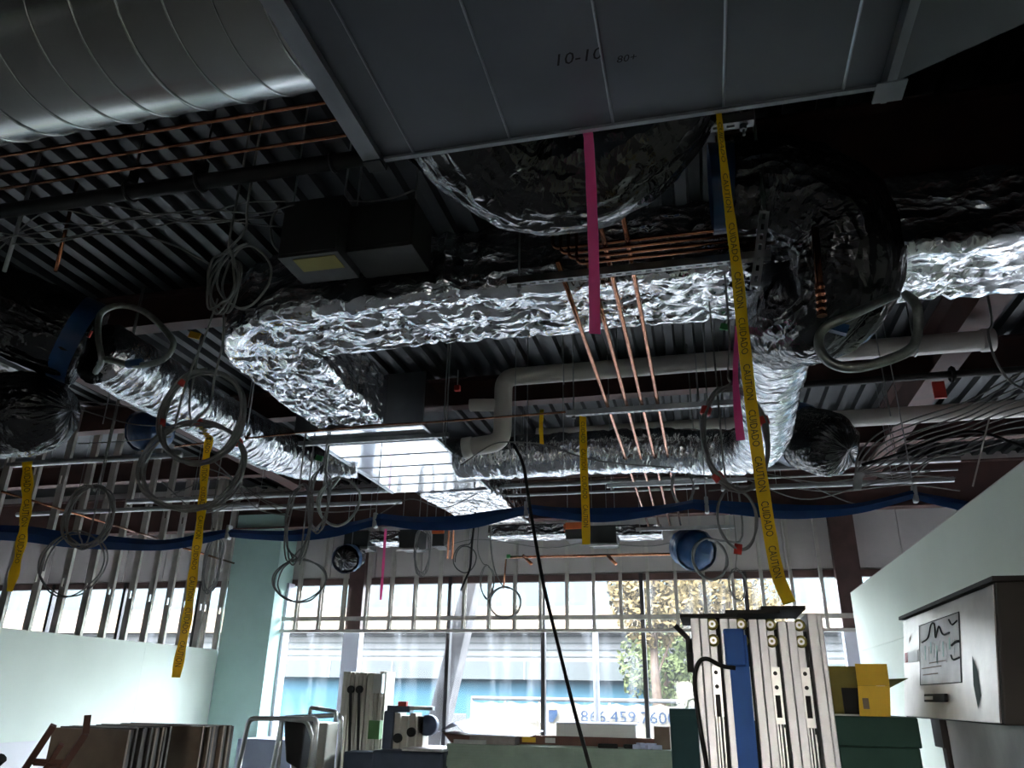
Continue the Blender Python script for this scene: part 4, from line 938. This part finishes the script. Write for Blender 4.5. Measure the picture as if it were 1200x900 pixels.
# black cap plates, blue pad, black hose, side bracket
for i, (a, c, dz) in enumerate(((-.035, .16, -.012), (.12, .30, .0), (.24, .385, .012))):
    b = MB(); b.box(L1.x + a, L1.x + c, 2.86, 3.2, ZT + dz, ZT + dz + .012); b.build('cap_plate', 'black_metal', m1_)
xb0 = at(857, 800, Y=2.86).x; xb1 = at(880, 800, Y=2.86).x
MB().box(xb0, xb1, 2.872, 2.895, .3, ZT - .07).build('foam_strip', 'blue_foam', m1_)
MB().box(xb0 - .012, xb1 - .008, 2.855, 2.9, ZT - .17, ZT - .05).build('foam_pad', 'blue_foam', m1_, bevel=.006, label='blue foam pad')
b = MB(); b.tube(catmull(pxpath([(862, 783), (845, 780), (828, 772), (818, 778), (814, 800), (820, 850), (834, 930)], 2.86), 8), .007, 8); b.build('hose', 'black_metal', m1_, True)
b = MB(); b.tube(pxpath([(791, 733), (806, 748), (808, 765)], 2.88), .009, 6); b.build('latch_lever', 'black_metal', m1_)
MB().box(L1.x - .022, L1.x, 2.9, 2.97, ZT - .19, ZT - .08).build('side_bracket', 'black_metal', m1_)
# far lift and its companion machine
a = at(403, 787, Y=9.4); c = at(451, 787, Y=9.4)
m2_ = mast('lift_mast', 'distant cream lift mast standing before the windows', a.x, c.x, 9.4, a.z, 3, 'cream_metal', detail=False, depth=.3)
for px in (411, 421):
    q0 = at(px, 808, Y=9.37); q1 = at(px - 2, 885, Y=9.37); MB().tube([q0, q1], .018, 8).build('cable_channel', 'black_metal', m2_); MB().tube([q0 + Vector((0, .02, 0)), q0 - Vector((0, .01, 0))], .045, 14).build('sheave', 'black_metal', m2_)
p = at(446, 800, Y=9.38); MB().box(p.x - .06, p.x + .05, 9.3, 9.39, p.z - .12, p.z + .1).build('side_winch', 'chrome', m2_)
p = at(442, 855, Y=9.36); MB().box(p.x - .08, p.x + .06, 9.28, 9.38, p.z - .1, p.z + .1).build('green_pad', 'green_dot', m2_)
p = at(430, 880, Y=9.2); MB().box(p.x - .2, p.x + .25, 9.0, 9.3, .25, p.z).build('winch_box', 'navy', m2_, bevel=.02)
m3_ = thing('material_lift', 'low navy material lift with short ribbed mast beside the distant lift', 'lift', (at(480, 890, Y=9).x, 9, 0))
a = at(458, 880, Y=9.0); c = at(498, 836, Y=9.0)
for i in range(4):
    x = a.x + (c.x - a.x) * (i + .1) / 4; MB().box(x, x + .075, 9.0, 9.2, .4, c.z - .03 * (i % 2)).build('mast_section', 'cream_metal', m3_, bevel=.004)
for px, py in ((466, 865), (482, 858)):
    q = at(px, py, Y=8.98); MB().tube([q + Vector((0, .02, 0)), q - Vector((0, .02, 0))], .05, 14).build('sheave', 'black_metal', m3_)
MB().box(a.x - .1, a.x + .02, 8.95, 9.25, .4, c.z + .02).build('motor', 'navy', m3_, bevel=.02)
q = at(500, 850, Y=9.0); MB().tube([q, q + Vector((0, .12, 0))], .11, 18).build('winch_drum', 'navy', m3_, True)
q = at(470, 828, Y=9.0); MB().box(q.x - .16, q.x + .12, 8.98, 9.1, q.z - .06, q.z + .01).build('top_bracket', 'navy', m3_); MB().obox(q + Vector((.03, -.02, .03)), .1, .06, .05).build('red_knob', 'red', m3_)
q = at(492, 830, Y=9.0); MB().box(q.x - .12, q.x + .16, 8.98, 9.06, q.z - .02, q.z + .02).build('handle', 'chrome', m3_)
q = at(495, 880, Y=8.8); MB().box(q.x - .55, q.x + .28, 8.7, 9.3, .12, q.z).build('base', 'navy', m3_, bevel=.03)
MB().box(q.x - .2, q.x + .27, 8.68, 9.32, q.z, q.z + .03).build('fender', 'label_white', m3_, bevel=.01)
for sx in (-.5, .22):
    for sy in (8.75, 9.25): MB().tube([(q.x + sx - .03, sy, .07), (q.x + sx + .03, sy, .07)], .07, 14).build('wheel', 'black_metal', m3_)
# tube frame cart
Yc = 8.2; ct = thing('tube_frame_cart', 'silver tube frame cart with tools beside the corner column', 'cart', (at(340, 890, Y=Yc).x, Yc, 0))
def frame_tube(pts, r, nm='frame_tube', m='chrome', rr=.07): MB().tube(bend(pts, rr), r, 10).build(nm, m, ct, True)
a = at(292, 842, Y=Yc); c = at(372, 842, Y=Yc); e = at(396, 838, Y=Yc + .4)
frame_tube([(a.x - .12, Yc, .12), (a.x, Yc, a.z), (c.x, Yc, c.z), (c.x + .02, Yc, .12)], .026)
frame_tube([(a.x + .02, Yc + .5, .12), (a.x + .12, Yc + .5, a.z), (e.x, Yc + .5, e.z), (e.x + .03, Yc + .5, .12)], .026)
for z in (.3, .75):
    MB().box(a.x - .06, e.x, Yc, Yc + .5, z, z + .03).build('shelf', 'chrome', ct, bevel=.005)
p = at(344, 851, Y=Yc + .1); b = MB(); b.hexa([(p.x - .05, Yc + .1, p.z - .35), (p.x + .12, Yc + .1, p.z - .42), (p.x + .12, Yc + .3, p.z - .42), (p.x - .05, Yc + .3, p.z - .35)], [(p.x - .14, Yc + .1, p.z + .1), (p.x + .14, Yc + .1, p.z + .12), (p.x + .14, Yc + .3, p.z + .12), (p.x - .14, Yc + .3, p.z + .1)])
tag(b.build('tool_bag', 'black_metal', bevel=.02), 'black tool bag hanging in the tube frame cart', 'bag')
frame_tube([at(330, 842, Y=Yc + .05), at(360, 845, Y=Yc + .05), at(368, 870, Y=Yc + .05), at(364, 900, Y=Yc + .05)], .022, 'inner_tube')
frame_tube([at(331, 846, Y=Yc + .05), at(326, 900, Y=Yc + .05)], .018, 'inner_tube')
p0 = at(364, 829, Y=Yc + .3); p1 = at(394, 834, Y=Yc + .3); frame_tube([p0 - Vector((0, 0, .1)), p0, p1, p1 - Vector((0, 0, .1))], .022, 'push_handle', rr=.03)
for sx in (a.x - .1, c.x + .02, e.x + .03):
    MB().tube([(sx - .02, Yc + .02, .06), (sx + .02, Yc + .02, .06)], .06, 14).build('caster', 'black_metal', ct)
p = at(300, 866, Y=Yc + 1.2); one(MB().box(p.x - .25, p.x + .5, Yc + 1.2, Yc + 1.8, 0, p.z), 'white_crate', 'blue_sheet', 'pale blue white crate behind the tube frame cart', 'crate', bevel=.01)
p = at(385, 862, Y=9.0); one(MB().box(p.x - .3, p.x + .1, 8.74, 9.03, 0, at(385, 846, Y=9.0).z), 'metal_case', 'cream_metal', 'cream metal case between the tube cart and the distant lift', 'case', bevel=.015)
# wall board stacks on edge, left
def board_stack(label, xa, xb, yt, Y, n, th):
    """sheets standing on edge, faces to the room; their edges show on the right side"""
    a = at(xa, yt, Y=Y); c = at(xb, yt + 6, Y=Y); t_ = thing('wallboard_stack', label, 'wallboard', ((a.x + c.x) / 2, Y + n * th / 2, 0))
    for i in range(n):
        MB().box(a.x + random.uniform(-.01, .01), c.x + random.uniform(-.025, .02), Y + i * th + .0012, Y + (i + 1) * th - .0012, .08, a.z - random.uniform(0, .012)).build('sheet', 'board_face' if i % 4 else 'kraft', t_)
    MB().box(a.x, c.x, Y + .02, Y + n * th - .02, 0, .08).build('skid', 'wood', t_)
board_stack('nearer stack of grey wallboard sheets standing on edge', 62, 150, 851, 5.6, 20, .0254)
board_stack('further stack of wallboard sheets on edge, behind the nearer one', 118, 236, 848, 6.5, 20, .0254)
# rust brown tube cart in the left corner
rc = thing('panel_cart', 'rust brown tube frame panel cart in the lower left corner', 'cart', (at(60, 900, Y=4.6).x, 4.6, 0))
def rtube(p, q, w_=.045):
    p, q = Vector(p), Vector(q); d = (q - p).normalized(); MB().tube([p, q], w_ * .6, 4).build('frame_bar', 'wood', rc)
u = at(63, 850, Y=4.6); rtube((u.x, 4.6, u.z), at(22, 915, Y=4.6) - Vector((.35, 0, .6)))
u = at(103, 838, Y=4.5); v_ = at(100, 860, Y=4.5); rtube(u, v_); rtube(v_, at(58, 925, Y=4.5) - Vector((.3, 0, .5)))
u = at(72, 872, Y=4.55); rtube(u, at(48, 915, Y=4.55) - Vector((.3, 0, .5)), .035)
rtube(at(40, 893, Y=4.55), at(78, 895, Y=4.55), .035)
x = rc.location.x; MB().box(x - 1.1, x + .1, 4.3, 4.9, .12, .2).build('deck', 'wood', rc)
for sx in (x - 1.0, x):
    for sy in (4.38, 4.82): MB().tube([(sx - .02, sy, .06), (sx + .02, sy, .06)], .06, 12).build('caster', 'black_metal', rc)
# green board stack with clutter, centre
YS = 8.6; a = at(524, 874, Y=YS); c = at(792, 879, Y=YS); zt_ = at(600, 874, Y=YS).z
gs = thing('wallboard_stack', 'long flat stack of green edged boards below the windows', 'wallboard', ((a.x + c.x) / 2, YS + .6, 0))
n = 26
for i in range(n):
    z1 = zt_ - i * .027; j = random.uniform(-.012, .012)
    MB().box(a.x + j, c.x + j, YS + random.uniform(0, .008), YS + 1.2, z1 - .0262, z1).build('board', 'board_green', gs)
MB().box(a.x, c.x, YS + .05, YS + 1.15, 0, zt_ - n * .027).build('skid', 'wood', gs)
def on(px, py, Y=None): return at(px, py, Y=Y or YS + .3)
p0, p1 = on(532, 862), on(590, 868)
pf = thing('drawing_sheets', 'loose blue white sheet over reddish boards on the green stack', 'sheet', ((p0.x + p1.x) / 2, YS + .3, zt_))
b = MB(); b.hexa([(p0.x, YS + .2, zt_), (p0.x + .75, YS + .2, zt_), (p0.x + .75, YS + .7, zt_), (p0.x, YS + .7, zt_)], [(p0.x - .1, YS + .2, zt_ + .1), (p0.x + .6, YS + .2, zt_ + .03), (p0.x + .6, YS + .7, zt_ + .03), (p0.x - .1, YS + .7, zt_ + .1)]); b.build('red_board', 'wood', pf)
A = []; B = []
for i in range(24):
    x = p0.x - .15 + i * .045; z = zt_ + .115 + .1 * math.exp(-((i - 4) / 2.2) ** 2) - .0008 * i; A.append((x, YS + .15, z - .01)); B.append((x, YS + .9, z + .03 + .01 * math.sin(i)))
b = MB(); b.strip(A, B); b.strip([(p[0], p[1], p[2] - .006) for p in A], [(p[0], p[1], p[2] - .006) for p in B]); b.build('paper', 'blue_sheet', pf, True)
p0 = on(556, 873); one(MB().box(p0.x, p0.x + .5, YS + .1, YS + .33, zt_, zt_ + .08), 'grey_board_piece', 'board_edge', 'flat grey board offcut lying on the green stack', 'board', bevel=.005)
p0 = on(538, 871, YS + .1); sl = one(strut_geo((p0.x - .05, YS + .08, zt_), (p0.x + .3, YS + .08, zt_)), 'strut_offcut', 'strut', 'short slotted strut offcut on the green stack', 'strut')
p0, p1 = on(603, 866), on(768, 866); lv = thing('spirit_level', 'long reddish spirit level with yellow vial on the green stack', 'level', ((p0.x + p1.x) / 2, YS + .4, zt_))
MB().box(p0.x, p1.x + .1, YS + .36, YS + .42, zt_, zt_ + .09).build('beam', 'wood', lv, bevel=.004)
q = on(618, 866); MB().box(q.x - .07, q.x + .08, YS + .352, YS + .36, zt_ + .02, zt_ + .07).build('vial', 'yellow_box', lv); q = on(643, 866); MB().box(q.x - .05, q.x + .06, YS + .352, YS + .36, zt_ + .02, zt_ + .07).build('vial', 'label_white', lv)
p0, p1 = on(652, 861), on(745, 861); z0 = zt_ + .092
bx_ = thing('white_carton', 'long low white carton on top of the spirit level', 'carton', ((p0.x + p1.x) / 2, YS + .5, z0))
MB().box(p0.x, p1.x, YS + .3, YS + .75, z0, z0 + .125).build('body', 'paper', bx_, bevel=.006); MB().box(p0.x - .005, p1.x + .02, YS + .28, YS + .77, z0 + .125, z0 + .135).build('lid', 'blue_sheet', bx_)
p0 = on(712, 876, YS + .1); one(MB().obox((p0.x, YS + .12, zt_ + .02), .2, .08, .04, Matrix.Rotation(.2, 3, 'Z')), 'hand_tool', 'black_metal', 'small black hand tool on the front edge of the green stack', 'tool', bevel=.008)
p0 = on(737, 874, YS + .1); one(MB().obox((p0.x, YS + .15, zt_ + .02), .12, .1, .04, Matrix.Rotation(.2, 3, 'Z')), 'rag', 'black_metal', 'dark rag beside the small hand tool on the green stack', 'rag', bevel=.015)
p0 = on(757, 874, YS + .1); rg = MB()
for i in range(5): rg.obox((p0.x + .05 * i - .1, YS + .15, zt_ + .02 + .015 * (i % 2)), .07, .1, .04, Matrix.Rotation(.5 * i, 3, 'Z'))
one(rg, 'crumpled_bag', 'blue_sheet', 'crumpled pale blue bag beside the brown carton', 'bag')
p0, p1 = on(768, 878), on(783, 855); bk = thing('brown_carton', 'small brown carton at the right end of the green stack', 'carton', ((p0.x + p1.x) / 2, YS + .3, zt_))
MB().box(p0.x, p1.x + .02, YS + .2, YS + .5, zt_, zt_ + .21).build('body', 'kraft', bk, bevel=.004); MB().box(p0.x, p1.x + .02, YS + .34, YS + .36, zt_ + .21, zt_ + .214).build('packing_tape', 'label_white', bk)
# teal cabinet left of the mast
a = at(784, 830, Y=6.5); c = at(835, 830, Y=6.5); tc_ = thing('teal_cabinet', 'dark teal metal cabinet behind the lift mast', 'cabinet', ((a.x + c.x) / 2, 6.7, 0))
MB().box(a.x, c.x + .15, 6.5, 7.0, 0, a.z).build('body', 'teal_cabinet', tc_, bevel=.008); MB().box(a.x + .01, c.x + .14, 6.49, 6.5, .1, a.z - .05).build('door', 'teal_cabinet', tc_)
b = MB(); q = at(813, 824, Y=6.5); b.ring((q.x, 6.6, a.z + .02), (0, 1, 0), .05, .006, 16, 5); b.build('lifting_ring', 'chrome', tc_)
# green bin with the yellow box
a = at(978, 839, Y=3.9); c = at(1072, 839, Y=3.9); gb = thing('green_bin', 'dark green metal bin at the right partition', 'bin', ((a.x + c.x) / 2, 4.2, 0))
MB().box(a.x, c.x, 3.9, 4.6, 0, a.z - .12).build('body', 'green_paint', gb, bevel=.006); MB().box(a.x - .008, c.x + .008, 3.89, 4.61, a.z - .12, a.z).build('lid', 'green_paint', gb, bevel=.006)
zb_ = a.z; a = at(976, 838, Y=4.0); c = at(1004, 779, Y=4.0); e = at(1041, 838, Y=4.0); yb1 = thing('yellow_carton', 'open yellow cardboard carton on the green bin', 'carton', ((a.x + e.x) / 2, 4.1, zb_))
MB().box(a.x, e.x, 4.18, 4.3, zb_, c.z).build('back_panel', 'olive_box', yb1); MB().box(a.x, a.x + .006, 4.0, 4.18, zb_, c.z - .02).build('side_panel', 'olive_box', yb1); q_ = at(986, 806, Y=4.17); MB().box(q_.x, q_.x + .1, 4.165, 4.178, zb_ + .006, q_.z).build('painted_opening_shade', 'black_metal', yb1); MB().box(a.x, e.x, 4.0, 4.3, zb_, zb_ + .005).build('base', 'paper', yb1)  # the black panel paints the shade inside the carton's opening
q = at(1001, 778, Y=3.98); r_ = at(1038, 778, Y=3.98); q2 = at(1007, 838, Y=3.98); r2 = at(1043, 838, Y=3.98)
b = MB(); m_ = zb_ + (q.z - zb_) * .58
b.hexa([(q2.x, 3.97, zb_), (r2.x, 3.97, zb_), (r2.x, 3.975, zb_), (q2.x, 3.975, zb_)], [(q.x + .005, 4.0, m_), (r_.x + .006, 4.0, m_), (r_.x + .006, 4.005, m_), (q.x + .005, 4.005, m_)]); b.build('front_flap', 'yellow_box', yb1)
b = MB(); b.hexa([(q.x + .005, 4.0, m_ + .001), (r_.x + .006, 4.0, m_ + .001), (r_.x + .006, 4.005, m_ + .001), (q.x + .005, 4.005, m_ + .001)], [(q.x, 3.96, q.z), (r_.x, 3.96, q.z), (r_.x, 3.965, q.z), (q.x, 3.965, q.z)]); b.build('lid_flap', 'yellow_box', yb1)
MB().add([(r_.x, 4.0, m_ + .03), (r_.x + .1, 4.05, m_ + .035), (r_.x, 4.12, m_ - .02)], [(0, 1, 2)]).build('side_flap', 'olive_box', yb1)
b = MB(); b.box(q2.x + .02, q2.x + .045, 3.965, 3.969, zb_ + .03, zb_ + .075); b.build('printed_mark', 'kraft', yb1)
# steel cabinet at right, slightly leaning face
sc_ = thing('steel_cabinet', 'scuffed steel control cabinet with printed placard on a brown frame', 'cabinet', (1.15, 3.6, 0))
TL, TR, BR, BL = at(1061, 726, X=.95), at(1166, 680, X=.95), at(1172, 852, X=.885), at(1066, 839, X=.885)
TR.y = 2.9; BR.y = 2.92; TL.y = 4.24; BL.y = 4.24; zt2 = (TL.z + TR.z) / 2; zb2 = (BR.z + BL.z) / 2
def face(u, v, off=0.): return Vector((.95 + (.885 - .95) * v - off, TL.y + (TR.y - TL.y) * u, zt2 + (zb2 - zt2) * v))
D = .42
b = MB(); b.hexa([face(0, 1), face(1, 1), face(1, 1) + Vector((D, 0, 0)), face(0, 1) + Vector((D, 0, 0))], [face(0, 0), face(1, 0), face(1, 0) + Vector((D, 0, 0)), face(0, 0) + Vector((D, 0, 0))]); b.build('body', 'brown_metal', sc_, bevel=.006)
def plate(u0, u1, v0, v1, off, th, name, m, parent=sc_, **kw):
    b = MB(); b.hexa([face(u0, v1, off), face(u1, v1, off), face(u1, v1, off - th), face(u0, v1, off - th)], [face(u0, v0, off), face(u1, v0, off), face(u1, v0, off - th), face(u0, v0, off - th)]); return b.build(name, m, parent, **kw)
dr_ = plate(.005, .985, .02, .99, .006, .006, 'door', 'steel_face', bevel=.002)
plate(-.02, 1.02, -.03, .005, .02, .44, 'top_lip', 'brown_metal')
# frame of the placard and its drawn strokes
plate(.24, .70, .13, .70, .0075, .0015, 'placard', 'label_white', dr_)
for u0, u1, v0, v1 in ((.24, .70, .13, .138), (.24, .70, .692, .70), (.24, .247, .13, .70), (.693, .70, .13, .70)): plate(u0, u1, v0, v1, .0085, .001, 'placard_border', 'black_metal', dr_)
def stroke(pts, r=.0035): b = MB(); b.tube(catmull([face(u, v, .009) for u, v in pts], 4), r, 4); b.build('drawn_line', 'black_metal', dr_)
stroke([(.28, .30), (.36, .27), (.40, .16), (.44, .17), (.45, .29), (.49, .20), (.53, .28), (.60, .28)])
stroke([(.60, .17), (.63, .22), (.68, .20)]); stroke([(.62, .39), (.66, .37), (.69, .37)], .005); stroke([(.61, .47), (.63, .51), (.69, .50)])
for i, u in enumerate((.28, .31, .35, .38, .415, .45, .48, .52, .55, .59, .63)):
    v0 = .32 + .02 * (i % 3); plate(u, u + .012, v0, v0 + .10 + .03 * ((i * 7) % 3), .0085, .001, 'worn_letter', 'teal_wall' if i % 2 else 'paper', dr_)
for u0, u1, v in ((.27, .50, .54), (.28, .46, .60), (.36, .56, .50)): plate(u0, u1, v, v + .01, .0085, .001, 'worn_line', 'kraft', dr_)
plate(.03, .07, .36, .46, .0085, .002, 'red_sticker', 'red', dr_, label='small red sticker'); plate(.075, .22, .36, .47, .0085, .002, 'small_placard', 'label_white', dr_)
plate(.30, .43, .78, .85, .012, .005, 'name_plate', 'black_metal', dr_, bevel=.002); plate(.43, .56, .78, .85, .02, .013, 'door_handle', 'black_metal', dr_, bevel=.003)
plate(.31, .42, .80, .83, .0135, .001, 'plate_lettering', 'label_white', dr_)
b = MB(); b.add([face(.80, .50, .0075), (face(.84, .62, .0075)), face(.86, .80, .0075), face(.83, .90, .0075), face(.80, .72, .0075)], [(0, 1, 2, 3, 4)]); b.build('green_scuff', 'green_paint', dr_)
b = MB(); b.add([face(.14, .18, .0075), face(.12, .24, .0075), face(.09, .28, .0075), face(.10, .22, .0075)], [(0, 1, 2, 3)]); b.build('brown_scuff', 'kraft', dr_)
for yy in (3.0, 4.1):
    MB().box(1.0, 1.06, yy, yy + .06, 0, zb2).build('leg', 'brown_metal', sc_)
    MB().box(1.24, 1.3, yy, yy + .06, 0, zb2).build('leg', 'brown_metal', sc_)
MB().box(.99, 1.28, 2.98, 3.98, .4, zb2 - .004).build('lower_panel', 'steel_face', sc_); MB().box(.98, 1.02, 4.05, 4.2, zb2 - .12, zb2).build('bracket', 'brown_metal', sc_)
b = MB(); b.ring((1.02, 2.95, zb2 - .05), (1, 0, 0), .03, .008, 14, 5); b.build('lifting_eye', 'black_metal', sc_)
# the caution tape's dark clip on the mast and a small black tool at the left edge
p = at(3, 888, Y=4.2); one(MB().tube([p, p + Vector((-.12, 0, -.1))], .03, 8), 'grip_handle', 'black_metal', 'black grip at the very left edge of the picture', 'handle')
